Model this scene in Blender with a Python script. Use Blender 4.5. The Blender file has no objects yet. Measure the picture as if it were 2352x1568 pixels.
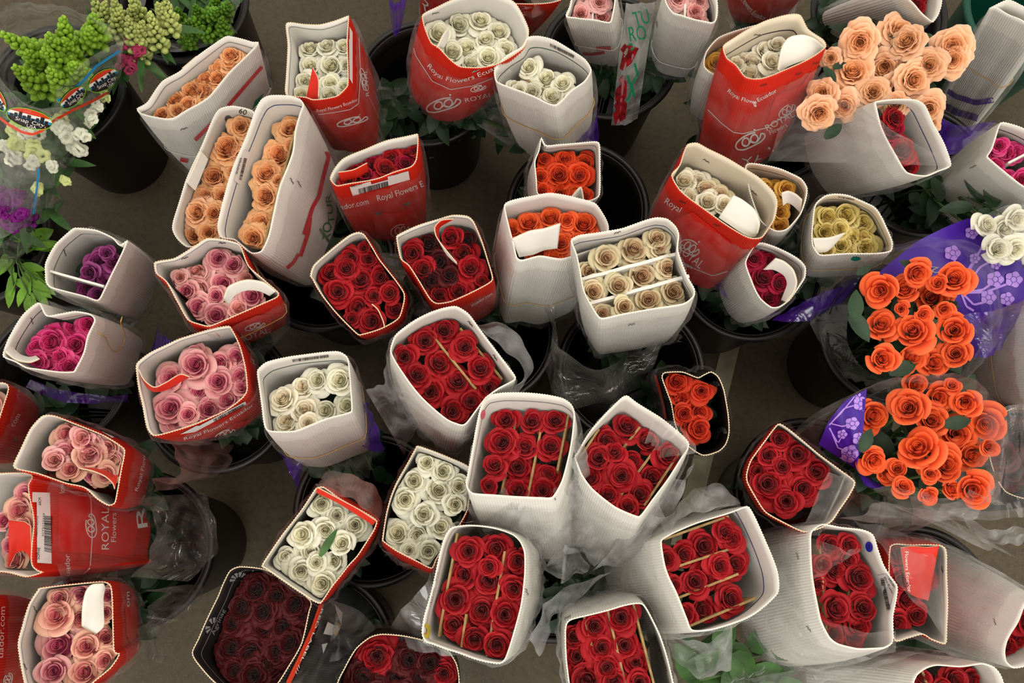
import bpy, bmesh, math, random
import numpy as np
from mathutils import Vector, Matrix, Quaternion
from mathutils.bvhtree import BVHTree
from mathutils.geometry import tessellate_polygon

# ------------------------------------------------------------------ camera, sky, light, exposure
SC = bpy.context.scene
COL = SC.collection
W, H, F = 2352, 1568, 2000.0
CAM_Z = 2.35
NADIR_Y = 1200.0                       # image row straight below the camera
TILT = math.atan((NADIR_Y - H / 2) / F)
cam_d = bpy.data.cameras.new('camera')
cam = bpy.data.objects.new('camera', cam_d)
COL.objects.link(cam)
cam.location = (0, 0, CAM_Z)
cam.rotation_euler = (TILT, 0, 0)
cam_d.sensor_width = 36.0
cam_d.lens = F / W * 36.0
cam_d.clip_start = 0.02
SC.camera = cam

world = bpy.data.worlds.new('world')
SC.world = world
world.use_nodes = True
bg = world.node_tree.nodes['Background']
bg.inputs[0].default_value = (1.0, 0.93, 0.82, 1)
bg.inputs[1].default_value = 0.80

def ceiling_lamp(x, y, z, sx, sy, watts, tint):
    ld = bpy.data.lights.new('ceiling_lamp', 'AREA')
    ld.shape = 'RECTANGLE'
    ld.size, ld.size_y = sx, sy
    ld.energy = watts
    ld.color = tint
    o = bpy.data.objects.new('ceiling_lamp', ld)
    COL.objects.link(o)
    o.location = (x, y, z)
    d = Vector((0.0, 0.1, 0.6)) - o.location
    o.rotation_euler = d.to_track_quat('-Z', 'Y').to_euler()

ceiling_lamp(0.5, 0.8, 4.3, 2.6, 1.2, 30, (1.0, 0.93, 0.82))
ceiling_lamp(1.9, -0.3, 4.3, 1.2, 2.4, 26, (1.0, 0.92, 0.82))
ceiling_lamp(-0.6, -2.1, 4.0, 2.4, 0.8, 44, (0.96, 0.96, 0.94))
SC.view_settings.view_transform = 'Standard'
SC.view_settings.look = 'None'
SC.view_settings.gamma = 1.0
SC.view_settings.use_curve_mapping = False
SC.view_settings.exposure = 0.24
SC.cycles.transparent_max_bounces = 14
SC.cycles.max_bounces = 5
SC.cycles.diffuse_bounces = 2
SC.cycles.glossy_bounces = 2
SC.cycles.transmission_bounces = 2

# ------------------------------------------------------------------ pixels of the photograph -> points in the place
CT, ST = math.cos(TILT), math.sin(TILT)
CAM = Vector((0, 0, CAM_Z))
def ray(p):
    x, y, z = (p[0] - W / 2) / F, -(p[1] - H / 2) / F, -1.0
    return Vector((x, y * CT - z * ST, y * ST + z * CT))
def at(p, z):
    d = ray(p)
    return CAM + d * ((z - CAM_Z) / d.z)
def on_plane(p, c, n):
    d = ray(p)
    return CAM + d * ((c - CAM).dot(n) / d.dot(n))
OX, OY, KS = (0, 580, 1120, 1712), (0, 500, 1028), 1858 / 640.0
def P(tag, s):
    """points read off a magnified crop of the photograph"""
    out = []
    for a in s.split():
        v = [float(q) for q in a.split(',')]
        if tag == 'n':
            out.append(tuple(v))
        else:
            out.append(tuple([OX[int(tag[1]) - 1] + v[0] / KS, OY[int(tag[0]) - 1] + v[1] / KS] + [q / KS for q in v[2:]]))
    return out
def PP(s):
    """'12: x,y x,y | 22: x,y' : several crops in a row"""
    out = []
    for part in s.split('|'):
        tag, rest = part.split(':')
        out += P(tag.strip(), rest)
    return out

# ------------------------------------------------------------------ materials
def lin(c):
    f = lambda v: v / 12.92 if v <= 0.04045 else ((v + 0.055) / 1.055) ** 2.4
    return (f(c[0] / 255), f(c[1] / 255), f(c[2] / 255), 1)
M = {}
def mat(name, rgb, rough=0.6, spec=0.3, noise=0.0, nscale=30, bump=0.0, bscale=200, metal=0.0, dark=None):
    m = bpy.data.materials.new(name)
    m.use_nodes = True
    nt = m.node_tree
    b = nt.nodes['Principled BSDF']
    b.inputs['Base Color'].default_value = lin(rgb)
    b.inputs['Roughness'].default_value = rough
    b.inputs['Specular IOR Level'].default_value = spec
    b.inputs['Metallic'].default_value = metal
    if noise or bump:
        tc = nt.nodes.new('ShaderNodeTexCoord')
        if noise:
            n = nt.nodes.new('ShaderNodeTexNoise')
            n.inputs['Scale'].default_value = nscale
            n.inputs['Detail'].default_value = 5
            nt.links.new(tc.outputs['Object'], n.inputs['Vector'])
            mx = nt.nodes.new('ShaderNodeMix')
            mx.data_type = 'RGBA'
            d = dark or tuple(int(q * (1 - noise)) for q in rgb)
            mx.inputs['A'].default_value = lin(d)
            mx.inputs['B'].default_value = lin(rgb)
            cr = nt.nodes.new('ShaderNodeMapRange')
            cr.inputs['From Min'].default_value = 0.35
            cr.inputs['From Max'].default_value = 0.65
            nt.links.new(n.outputs['Fac'], cr.inputs['Value'])
            nt.links.new(cr.outputs['Result'], mx.inputs['Factor'])
            nt.links.new(mx.outputs['Result'], b.inputs['Base Color'])
        if bump:
            n2 = nt.nodes.new('ShaderNodeTexNoise')
            n2.inputs['Scale'].default_value = bscale
            n2.inputs['Detail'].default_value = 3
            nt.links.new(tc.outputs['Object'], n2.inputs['Vector'])
            bp = nt.nodes.new('ShaderNodeBump')
            bp.inputs['Strength'].default_value = bump
            bp.inputs['Distance'].default_value = 0.004
            nt.links.new(n2.outputs['Fac'], bp.inputs['Height'])
            nt.links.new(bp.outputs['Normal'], b.inputs['Normal'])
    M[name] = m
    return m
def film(name, tint, body, gloss, rough=0.12, bump=0.35, bscale=9):
    """thin clear wrapping: mostly lets light through, a milky body and sharp creased highlights"""
    m = bpy.data.materials.new(name)
    m.use_nodes = True
    nt = m.node_tree
    nt.nodes.remove(nt.nodes['Principled BSDF'])
    out = nt.nodes['Material Output']
    tr = nt.nodes.new('ShaderNodeBsdfTransparent')
    tr.inputs[0].default_value = (0.97, 0.97, 0.97, 1)
    df = nt.nodes.new('ShaderNodeBsdfDiffuse')
    df.inputs[0].default_value = lin(tint)
    gl = nt.nodes.new('ShaderNodeBsdfGlossy')
    gl.inputs['Roughness'].default_value = rough
    tc = nt.nodes.new('ShaderNodeTexCoord')
    n = nt.nodes.new('ShaderNodeTexNoise')
    n.inputs['Scale'].default_value = bscale
    n.inputs['Detail'].default_value = 4
    n.inputs['Distortion'].default_value = 1.4
    nt.links.new(tc.outputs['Object'], n.inputs['Vector'])
    bp = nt.nodes.new('ShaderNodeBump')
    bp.inputs['Strength'].default_value = bump
    bp.inputs['Distance'].default_value = 0.03
    nt.links.new(n.outputs['Fac'], bp.inputs['Height'])
    nt.links.new(bp.outputs['Normal'], gl.inputs['Normal'])
    lw = nt.nodes.new('ShaderNodeLayerWeight')
    lw.inputs['Blend'].default_value = 0.35
    mr = nt.nodes.new('ShaderNodeMapRange')
    mr.inputs['To Min'].default_value = gloss
    mr.inputs['To Max'].default_value = min(0.7, gloss * 5)
    nt.links.new(lw.outputs['Facing'], mr.inputs['Value'])
    a = nt.nodes.new('ShaderNodeMixShader')
    n2 = nt.nodes.new('ShaderNodeTexNoise')
    n2.inputs['Scale'].default_value = 7
    n2.inputs['Detail'].default_value = 3
    n2.inputs['Distortion'].default_value = 2.2
    nt.links.new(tc.outputs['Object'], n2.inputs['Vector'])
    vr = nt.nodes.new('ShaderNodeMapRange')
    vr.inputs['From Min'].default_value, vr.inputs['From Max'].default_value = 0.38, 0.66
    vr.inputs['To Min'].default_value, vr.inputs['To Max'].default_value = body * .45, min(.95, body * (2.3 if body < .4 else 1.3))
    nt.links.new(n2.outputs['Fac'], vr.inputs['Value'])
    nt.links.new(vr.outputs['Result'], a.inputs[0])
    nt.links.new(tr.outputs[0], a.inputs[1])
    tl = nt.nodes.new('ShaderNodeBsdfTranslucent')
    tl.inputs[0].default_value = lin(tint)
    sc = nt.nodes.new('ShaderNodeMixShader')
    sc.inputs[0].default_value = 0.5
    nt.links.new(df.outputs[0], sc.inputs[1])
    nt.links.new(tl.outputs[0], sc.inputs[2])
    nt.links.new(sc.outputs[0], a.inputs[2])
    c = nt.nodes.new('ShaderNodeMixShader')
    nt.links.new(mr.outputs['Result'], c.inputs[0])
    nt.links.new(a.outputs[0], c.inputs[1])
    nt.links.new(gl.outputs[0], c.inputs[2])
    nt.links.new(c.outputs[0], out.inputs[0])
    M[name] = m
def petal(name, heart, outer, edge, transl=0.22):
    """petal colour from the heart of the bloom to its guard petals, with the petals' own edge tint"""
    m = bpy.data.materials.new(name)
    m.use_nodes = True
    nt = m.node_tree
    b = nt.nodes['Principled BSDF']
    b.inputs['Roughness'].default_value = 0.55
    b.inputs['Specular IOR Level'].default_value = 0.2
    b.inputs['Sheen Weight'].default_value = 0.08
    at_ = nt.nodes.new('ShaderNodeAttribute')
    at_.attribute_name = 'pet'
    sp = nt.nodes.new('ShaderNodeSeparateColor')
    nt.links.new(at_.outputs['Color'], sp.inputs[0])
    m1 = nt.nodes.new('ShaderNodeMix')
    m1.data_type = 'RGBA'
    m1.inputs['A'].default_value = lin(heart)
    m1.inputs['B'].default_value = lin(outer)
    nt.links.new(sp.outputs[0], m1.inputs['Factor'])
    m2 = nt.nodes.new('ShaderNodeMix')
    m2.data_type = 'RGBA'
    nt.links.new(sp.outputs[1], m2.inputs['Factor'])
    nt.links.new(m1.outputs['Result'], m2.inputs['A'])
    m2.inputs['B'].default_value = lin(edge)
    oi = nt.nodes.new('ShaderNodeObjectInfo')
    hs = nt.nodes.new('ShaderNodeHueSaturation')
    mr = nt.nodes.new('ShaderNodeMapRange')
    mr.inputs['To Min'].default_value = 0.88
    mr.inputs['To Max'].default_value = 1.08
    nt.links.new(oi.outputs['Random'], mr.inputs['Value'])
    nt.links.new(mr.outputs['Result'], hs.inputs['Value'])
    nt.links.new(m2.outputs['Result'], hs.inputs['Color'])
    nt.links.new(hs.outputs['Color'], b.inputs['Base Color'])
    t = nt.nodes.new('ShaderNodeBsdfTranslucent')
    nt.links.new(hs.outputs['Color'], t.inputs[0])
    mx = nt.nodes.new('ShaderNodeMixShader')
    mx.inputs[0].default_value = transl
    nt.links.new(b.outputs[0], mx.inputs[1])
    nt.links.new(t.outputs[0], mx.inputs[2])
    nt.links.new(mx.outputs[0], nt.nodes['Material Output'].inputs[0])
    M[name] = m

mat('white_card', (226, 223, 215), 0.65, 0.25, 0.035, 14)
mat('white_card_inside', (232, 228, 220), 0.75, 0.2, 0.03, 10, 0.05, 300)
mat('red_card', (214, 40, 22), 0.5, 0.3, 0.10, 12)
mat('cream_card_inside', (236, 222, 200), 0.75, 0.2, 0.03, 10)
mat('black_card', (30, 26, 26), 0.55, 0.3, 0.15, 20)
mat('black_card_inside', (38, 34, 34), 0.6, 0.25, 0.1, 14)
mat('card_edge', (206, 190, 160), 0.8, 0.1)
mat('white_card_edge', (224, 218, 206), 0.8, 0.1)
mat('dark_card_edge', (150, 118, 84), 0.8, 0.1)
mat('tan_card', (176, 146, 98), 0.8, 0.1, 0.2, 60)
mat('bucket_plastic', (20, 17, 17), 0.42, 0.45, 0.2, 6, 0.08, 60)
mat('green_bucket_plastic', (14, 74, 58), 0.4, 0.4)
mat('leaf', (62, 104, 46), 0.5, 0.35, 0.35, 25)
mat('dark_leaf', (32, 60, 34), 0.5, 0.35, 0.3, 25)
mat('bright_leaf', (108, 158, 44), 0.5, 0.3, 0.3, 30)
mat('stem_green', (70, 96, 50), 0.55, 0.3)
mat('bud_green', (146, 190, 52), 0.45, 0.35, 0.22, 60)
mat('bud_pale', (196, 208, 120), 0.5, 0.3, 0.18, 50)
mat('snap_lime', (206, 216, 140), 0.6, 0.2, 0.08, 40)
mat('snap_white', (226, 228, 206), 0.6, 0.2, 0.08, 40)
mat('snap_pink', (170, 52, 92), 0.6, 0.2, 0.25, 40)
mat('snap_purple', (112, 12, 112), 0.6, 0.2, 0.3, 40)
mat('print_white', (240, 236, 230), 0.6, 0.2)
mat('print_red', (206, 26, 40), 0.5, 0.3)
mat('patch_red', (222, 28, 18), 0.35, 0.4)
mat('rose_print_red', (150, 22, 30), 0.4, 0.3, 0.45, 60)
mat('print_green', (16, 122, 76), 0.5, 0.3)
mat('print_blue', (44, 60, 130), 0.5, 0.3)
mat('print_darkgreen', (34, 84, 58), 0.5, 0.3)
mat('print_black', (34, 30, 32), 0.5, 0.3)
mat('print_grey', (150, 150, 152), 0.5, 0.3)
mat('sticker_white', (232, 230, 226), 0.4, 0.3)
mat('sticker_blue', (22, 50, 196), 0.4, 0.4)
mat('sticker_yellow', (232, 212, 72), 0.4, 0.3)
mat('sticker_pink', (226, 112, 132), 0.4, 0.3)
mat('dot_grey', (92, 90, 94), 0.6, 0.2)
mat('dot_teal', (0, 130, 112), 0.6, 0.2)
mat('purple_print', (66, 26, 150), 0.3, 0.4, 0.12, 8)
mat('lavender_print', (168, 128, 216), 0.35, 0.4)
mat('sky_blue_print', (30, 140, 200), 0.3, 0.4)
mat('scarlet_print', (222, 62, 34), 0.3, 0.4)
mat('lime_print', (122, 200, 40), 0.3, 0.4)
mat('gold_print', (214, 178, 54), 0.4, 0.4)
mat('rubber', (196, 156, 84), 0.5, 0.3)
mat('white_string', (232, 226, 222), 0.5, 0.3)
mat('staple_steel', (90, 88, 90), 0.35, 0.5, metal=0.8)
film('clear_film', (244, 242, 240), 0.07, 0.03)
film('milky_film', (246, 246, 244), 0.18, 0.04)
film('grey_film', (232, 234, 234), 0.20, 0.05)
film('crinkle_film', (240, 242, 238), 0.07, 0.09, 0.08, 0.9, 16)
film('pink_film', (226, 180, 170), 0.16, 0.04)
film('purple_film', (92, 40, 180), 0.62, 0.05)
petal('red', (146, 6, 18), (160, 10, 24), (184, 34, 42), 0.12)
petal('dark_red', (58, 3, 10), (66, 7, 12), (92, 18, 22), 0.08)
petal('white', (248, 242, 206), (238, 236, 214), (246, 245, 232))
petal('cream', (244, 226, 190), (242, 236, 212), (248, 244, 232))
petal('beige', (222, 176, 132), (224, 212, 170), (236, 226, 196))
petal('peach', (238, 150, 84), (240, 178, 122), (246, 196, 150))
petal('apricot', (250, 176, 104), (252, 192, 146), (254, 210, 178))
petal('pink', (214, 56, 118), (240, 166, 168), (248, 200, 190))
petal('blush', (222, 92, 116), (242, 186, 160), (248, 206, 180))
petal('pale_pink', (240, 150, 140), (246, 180, 178), (250, 204, 198))
petal('hot_pink', (214, 10, 104), (226, 40, 124), (240, 110, 160))
petal('purple', (128, 20, 92), (150, 56, 122), (176, 92, 150))
petal('orange', (238, 92, 30), (244, 90, 44), (248, 122, 70))
petal('vermilion', (222, 70, 22), (218, 46, 22), (240, 100, 40))
petal('scarlet', (226, 56, 24), (224, 52, 28), (240, 92, 56))
petal('yellow', (222, 192, 90), (222, 202, 122), (236, 220, 158))
petal('amber', (224, 158, 40), (234, 176, 70), (242, 196, 110))
petal('crimson', (140, 2, 40), (152, 6, 44), (182, 30, 66))

# ------------------------------------------------------------------ objects
def link(name, me, parent=None, mats=()):
    o = bpy.data.objects.new(name, me)
    COL.objects.link(o)
    for m in mats:
        me.materials.append(M[m])
    if parent is not None:
        o.parent = parent
        pw = parent.location.copy()
        g = parent.parent
        while g is not None:
            pw += g.location
            g = g.parent
        o['_w'] = 0
        del o['_w']
        me.transform(Matrix.Translation(-pw))
    return o
def mesh(name, vs, fs, smooth=True, mi=None):
    me = bpy.data.meshes.new(name)
    me.from_pydata([tuple(v) for v in vs], [], fs)
    if smooth:
        me.polygons.foreach_set('use_smooth', [True] * len(me.polygons))
    if mi is not None:
        me.polygons.foreach_set('material_index', mi)
    me.update()
    return me
def thing(name, loc, label, cat, group=None):
    o = bpy.data.objects.new(name, None)
    COL.objects.link(o)
    o.location = loc
    o.empty_display_size = 0.02
    o['label'], o['category'] = label, cat
    if group:
        o['group'] = group
    return o
def tube(pts, r, n=6, closed=False):
    vs, fs = [], []
    pts = [Vector(p) for p in pts]
    m = len(pts)
    rr = r if isinstance(r, (list, tuple)) else [r] * m
    for i, p in enumerate(pts):
        a = pts[(i - 1) % m] if (closed or i) else p
        b = pts[(i + 1) % m] if (closed or i < m - 1) else p
        d = (b - a)
        d = d.normalized() if d.length > 1e-9 else Vector((0, 0, 1))
        s = d.cross(Vector((0.13, 0.27, 1)))
        if s.length < 1e-5:
            s = d.cross(Vector((1, 0, 0)))
        s.normalize()
        t = s.cross(d)
        for k in range(n):
            q = 2 * math.pi * k / n
            vs.append(p + (s * math.cos(q) + t * math.sin(q)) * rr[i])
    for i in range(m if closed else m - 1):
        for k in range(n):
            a, b = i * n, ((i + 1) % m) * n
            fs.append((a + k, a + (k + 1) % n, b + (k + 1) % n, b + k))
    if not closed:
        fs.append(tuple(range(n))[::-1])
        fs.append(tuple(range((m - 1) * n, m * n)))
    return vs, fs
class Soup:
    def __init__(s):
        s.v, s.f, s.m = [], [], []
    def add(s, vf, mi=0):
        b = len(s.v)
        s.v += [Vector(v) for v in vf[0]]
        s.f += [tuple(b + i for i in f) for f in vf[1]]
        s.m += [mi] * len(vf[1])
    def build(s, name, mats, parent=None, smooth=True):
        if not s.v:
            return None
        return link(name, mesh(name, s.v, s.f, smooth, s.m), parent, mats)
def crom(pts, n, closed=True):
    """n points evenly along a smooth curve through pts"""
    pts = [Vector(p) for p in pts]
    m = len(pts)
    fine = []
    segs = m if closed else m - 1
    for i in range(segs):
        g = lambda k: pts[k % m] if closed else pts[max(0, min(m - 1, k))]
        p0, p1, p2, p3 = g(i - 1), g(i), g(i + 1), g(i + 2)
        for k in range(10):
            t = k / 10
            q = 0.5 * ((2 * p1) + (p2 - p0) * t + (2 * p0 - 5 * p1 + 4 * p2 - p3) * t * t + (3 * p1 - p0 - 3 * p2 + p3) * t ** 3)
            fine.append(q * 0.7 + p1.lerp(p2, t) * 0.3)
    fine.append(pts[0].copy() if closed else pts[-1].copy())
    L = [0.0]
    for a, b in zip(fine, fine[1:]):
        L.append(L[-1] + (b - a).length)
    out, j = [], 0
    cnt = n if closed else n - 1
    for i in range(n):
        d = L[-1] * i / cnt
        while j < len(L) - 2 and L[j + 1] < d:
            j += 1
        k = (d - L[j]) / max(1e-12, L[j + 1] - L[j])
        out.append(fine[j].lerp(fine[j + 1], min(1, k)))
    return out

# ------------------------------------------------------------------ lettering shapes (made while the scene is still empty)
TXT = {}
def text_shape(s):
    if s in TXT:
        return TXT[s]
    cu = bpy.data.curves.new('lettering', 'FONT')
    cu.body = s
    cu.resolution_u = 3
    o = bpy.data.objects.new('lettering', cu)
    COL.objects.link(o)
    dg = bpy.context.evaluated_depsgraph_get()
    me = bpy.data.meshes.new_from_object(o.evaluated_get(dg))
    bm = bmesh.new()
    bm.from_mesh(me)
    bmesh.ops.triangulate(bm, faces=bm.faces)
    vs = [(v.co.x, v.co.y) for v in bm.verts]
    fs = [tuple(v.index for v in f.verts) for f in bm.faces]
    bm.free()
    bpy.data.objects.remove(o)
    bpy.data.meshes.remove(me)
    bpy.data.curves.remove(cu)
    x1 = max(v[0] for v in vs)
    x0 = min(v[0] for v in vs)
    TXT[s] = ([((v[0] - x0) / (x1 - x0), v[1]) for v in vs], fs, x1 - x0)
    return TXT[s]

# ------------------------------------------------------------------ roses
def smooth(a, b, x):
    t = max(0.0, min(1.0, (x - a) / (b - a)))
    return t * t * (3 - 2 * t)
def rose_mesh(name, seed, n=15, ruffle=0.0, open_=1.0, nu=12, nv=9, heart=.20, turns=2.6):
    """a bloom: a tight rolled heart, then overlapping cupped petals whose lips roll back"""
    rnd = random.Random(seed)
    vs, fs, col = [], [], []
    hx, hy = rnd.uniform(-.05, .05), rnd.uniform(-.05, .05)
    # the rolled heart: one continuous sheet wound on itself
    m, b, ph = int(turns * 16), 0, rnd.uniform(0, 6.28)
    for j, (v, zz) in enumerate(((0, -1.0), (.5, -.5), (.85, -.14), (.97, -.07), (1.0, -.075))):
        for i in range(m + 1):
            k = i / m
            a = ph + k * turns * 6.2832
            r = .022 + heart * k ** 1.05 * (1.04 if j < 3 else 1.04 + .02 * j)
            top = zz + (.015 * math.sin(a * 1.3 + ph) + (.035 * k if v > .5 else 0)) * v
            vs.append((hx + r * math.cos(a) * (.92 if seed % 2 else 1.0), hy + r * math.sin(a), top - .03 * (1 - k)))
            col.append((.0 + .12 * k, .25 * max(0, v - .85) / .15, v, 1))
    for j in range(4):
        for i in range(m):
            q = j * (m + 1) + i
            fs.append((q, q + 1, q + m + 2, q + m + 1))
    th = ph
    for i in range(n):
        t = i / (n - 1)
        th += 2.39996 + rnd.uniform(-.3, .3)
        rho = heart * 1.12 + (.74 - heart) * t ** 0.9
        wid = 1.30 - .32 * t + rnd.uniform(-.1, .1)
        ztop = -0.02 + .05 * math.sin(math.pi * min(1, t * 1.6)) - .50 * t ** 1.8 * open_ + rnd.uniform(-.035, .035)
        zbot = -1.15 + .1 * t
        flare = (.015 + .30 * t ** 2) * open_ * rnd.uniform(.7, 1.3)
        curl = (.020 + .115 * t ** 1.2) * rnd.uniform(.6, 1.4)
        p2, skew = rnd.uniform(0, 6.28), rnd.uniform(-.10, .10)
        point = rnd.uniform(.0, .12) * t
        ecc, th0 = rnd.uniform(.0, .06), rnd.uniform(0, 6.28)
        b = len(vs)
        for jv in range(nv + 1):
            v = jv / nv
            for ju in range(nu + 1):
                u = 2 * ju / nu - 1
                wv = math.sin(math.pi * (.14 + .47 * v)) ** .7
                ang = th + u * wid * wv
                e = smooth(.45, .95, v)
                k = smooth(.80, 1, v)
                r = rho * (.42 + .58 * v ** .45)
                r *= 1 - .13 * u * u * (1 - .4 * t)
                r += flare * e * (1 - .5 * u * u) + skew * .25 * u * v
                r += curl * k * .9 + point * k * (1 - abs(u)) ** 1.3
                r *= 1 + ecc * math.cos(2 * ang + th0)
                z = zbot + (ztop - zbot) * v ** .85
                z -= curl * k * k * (.9 + .8 * t)
                z -= (.12 + .20 * t) * abs(u) ** 2.4 * v
                w = ruffle * v * v * (.4 + t)
                r += w * (.6 * math.sin(6 * u + p2) + .5 * math.sin(13 * u + 2 * p2))
                z += w * (.8 * math.cos(8 * u + p2))
                x, y = r * math.cos(ang), r * math.sin(ang)
                vs.append((x + hx * (1 - t), y + hy * (1 - t), z))
                col.append((.12 + .88 * t, smooth(.80, 1.0, v) * (.35 + .65 * t), v, 1))
        for jv in range(nv):
            for ju in range(nu):
                q = b + jv * (nu + 1) + ju
                fs.append((q, q + 1, q + nu + 2, q + nu + 1))
    b = len(vs)
    for r, z in ((.5, -1.0), (.30, -.80), (.0, -.72)):
        for k in range(12):
            vs.append((r * math.cos(k * .5236), r * math.sin(k * .5236), z))
            col.append((.1, 0, 0, 1))
    for j in range(2):
        for k in range(12):
            q = (k + 1) % 12
            fs.append((b + j * 12 + k, b + j * 12 + q, b + j * 12 + 12 + q, b + j * 12 + 12 + k))
    me = mesh(name, vs, fs)
    ca = me.color_attributes.new('pet', 'FLOAT_COLOR', 'POINT')
    ca.data.foreach_set('color', [q for c in col for q in c])
    return me
ROSES = {}
for k in range(6):
    ROSES['classic', k] = rose_mesh('rose', 11 + k, 13 + k % 3 * 2, .008, .85 + .08 * k, heart=.15 + .02 * (k % 4))
for k in range(4):
    ROSES['garden', k] = rose_mesh('rose', 41 + k, 26, .045, 1.1, 14, 8, heart=.14, turns=2.0)
for k in range(5):
    ROSES['cup', k] = rose_mesh('rose', 91 + k, 11 + k % 2 * 2, .010, .30 + .10 * k, heart=.17)
ROSE_COPY = {}
def rose_data(kind, k, colour):
    key = (kind, k, colour)
    if key not in ROSE_COPY:
        me = ROSES[kind, k].copy()
        me.name = 'rose'
        me.materials.clear()
        me.materials.append(M[colour])
        ROSE_COPY[key] = me
    return ROSE_COPY[key]
def add_rose(root, p, axis, r, colour, kind, rnd, tilt=0.2, walls=()):
    me = rose_data(kind, rnd.randrange({'classic': 6, 'cup': 5}.get(kind, 4)), colour)
    ax = (axis + Vector((rnd.uniform(-tilt, tilt), rnd.uniform(-tilt, tilt), 0))).normalized()
    q = ax.to_track_quat('Z', 'Y') @ Quaternion((0, 0, 1), rnd.uniform(0, 6.28))
    mx = Matrix.Translation(p - root.location) @ q.to_matrix().to_4x4() @ Matrix.Diagonal((r, r, r, 1))
    if walls:
        # petals pressed flat where they meet the cardboard
        n = len(me.vertices)
        co = np.empty(n * 3, np.float32)
        me.vertices.foreach_get('co', co)
        A = np.array(mx)
        w = co.reshape(n, 3) @ A[:3, :3].T + A[:3, 3]
        hit = False
        for _ in range(2):
            for e, inn in walls:
                d = (w - np.array(e - root.location)) @ np.array(inn)
                k = d < 0
                if k.any():
                    hit = True
                    w[k] -= (d[k] * .96)[:, None] * np.array(inn)[None, :]
        if hit:
            me = me.copy()
            me.name = 'rose'
            B = np.array(mx.inverted())
            me.vertices.foreach_set('co', (w @ B[:3, :3].T + B[:3, 3]).astype(np.float32).ravel())
            me.update()
    o = bpy.data.objects.new('rose', me)
    COL.objects.link(o)
    o.parent = root
    o.matrix_basis = mx
    return o
def leaf_shape(p, d, up, L, wd, bend=0.25, n=5):
    """a pointed, folded leaf from p along d"""
    d = d.normalized()
    s = d.cross(up).normalized()
    up = s.cross(d)
    vs, fs = [], []
    for i in range(n + 1):
        t = i / n
        c = p + d * (L * t) - up * (bend * L * t * t)
        hw = wd * math.sin(math.pi * min(1, t * 0.9 + 0.08)) ** 0.8 * (1 - t * 0.15) if i < n else 0.0006
        vs += [c - s * hw + up * hw * .3, c, c + s * hw + up * hw * .3]
    for i in range(n):
        a = i * 3
        fs += [(a, a + 1, a + 4, a + 3), (a + 1, a + 2, a + 5, a + 4)]
    return vs, fs
# ------------------------------------------------------------------ setting and buckets
def make_floor():
    m = bpy.data.materials.new('worn_concrete')
    m.use_nodes = True
    nt = m.node_tree
    b = nt.nodes['Principled BSDF']
    b.inputs['Roughness'].default_value = 0.7
    tc = nt.nodes.new('ShaderNodeTexCoord')
    last = None
    for sc_, lo, hi, ca, cb in ((3.0, .35, .65, (68, 59, 40), (86, 75, 53)), (60.0, .45, .75, None, (44, 38, 28)), (240.0, .58, .72, None, (116, 106, 86))):
        n = nt.nodes.new('ShaderNodeTexNoise')
        n.inputs['Scale'].default_value = sc_
        n.inputs['Detail'].default_value = 6
        nt.links.new(tc.outputs['Object'], n.inputs['Vector'])
        r = nt.nodes.new('ShaderNodeMapRange')
        r.inputs['From Min'].default_value, r.inputs['From Max'].default_value = lo, hi
        if ca is None:
            r.inputs['To Max'].default_value = 0.55
        nt.links.new(n.outputs['Fac'], r.inputs['Value'])
        x = nt.nodes.new('ShaderNodeMix')
        x.data_type = 'RGBA'
        nt.links.new(r.outputs['Result'], x.inputs['Factor'])
        if last is None:
            x.inputs['A'].default_value = lin(ca)
        else:
            nt.links.new(last, x.inputs['A'])
        x.inputs['B'].default_value = lin(cb)
        last = x.outputs['Result']
    nt.links.new(last, b.inputs['Base Color'])
    M['worn_concrete'] = m
    s = 2.6
    n = 24
    vs = [(-s + 2 * s * i / n, -s + 2 * s * j / n, 0) for j in range(n + 1) for i in range(n + 1)]
    fs = [(j * (n + 1) + i, j * (n + 1) + i + 1, (j + 1) * (n + 1) + i + 1, (j + 1) * (n + 1) + i) for j in range(n) for i in range(n)]
    o = link('floor', mesh('floor', vs, fs), None, ['worn_concrete'])
    o['kind'] = 'structure'
    mat('floor_paint', (172, 164, 138), 0.7, 0.2, 0.2, 14)
    a, b, c, d = [at(p, 0.0) for p in ((1672, 740), (1712, 740), (1590, 1250), (1540, 1250))]
    vs, fs = [], []
    for k in range(13):
        t = k / 12
        for q in (a.lerp(d, t), b.lerp(c, t)):
            vs.append((q.x, q.y, 0.002))
    for k in range(12):
        fs.append((2 * k, 2 * k + 1, 2 * k + 3, 2 * k + 2))
    o = link('trim_1', mesh('trim_1', vs, fs), None, ['floor_paint'])
    o['kind'] = 'structure'

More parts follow.
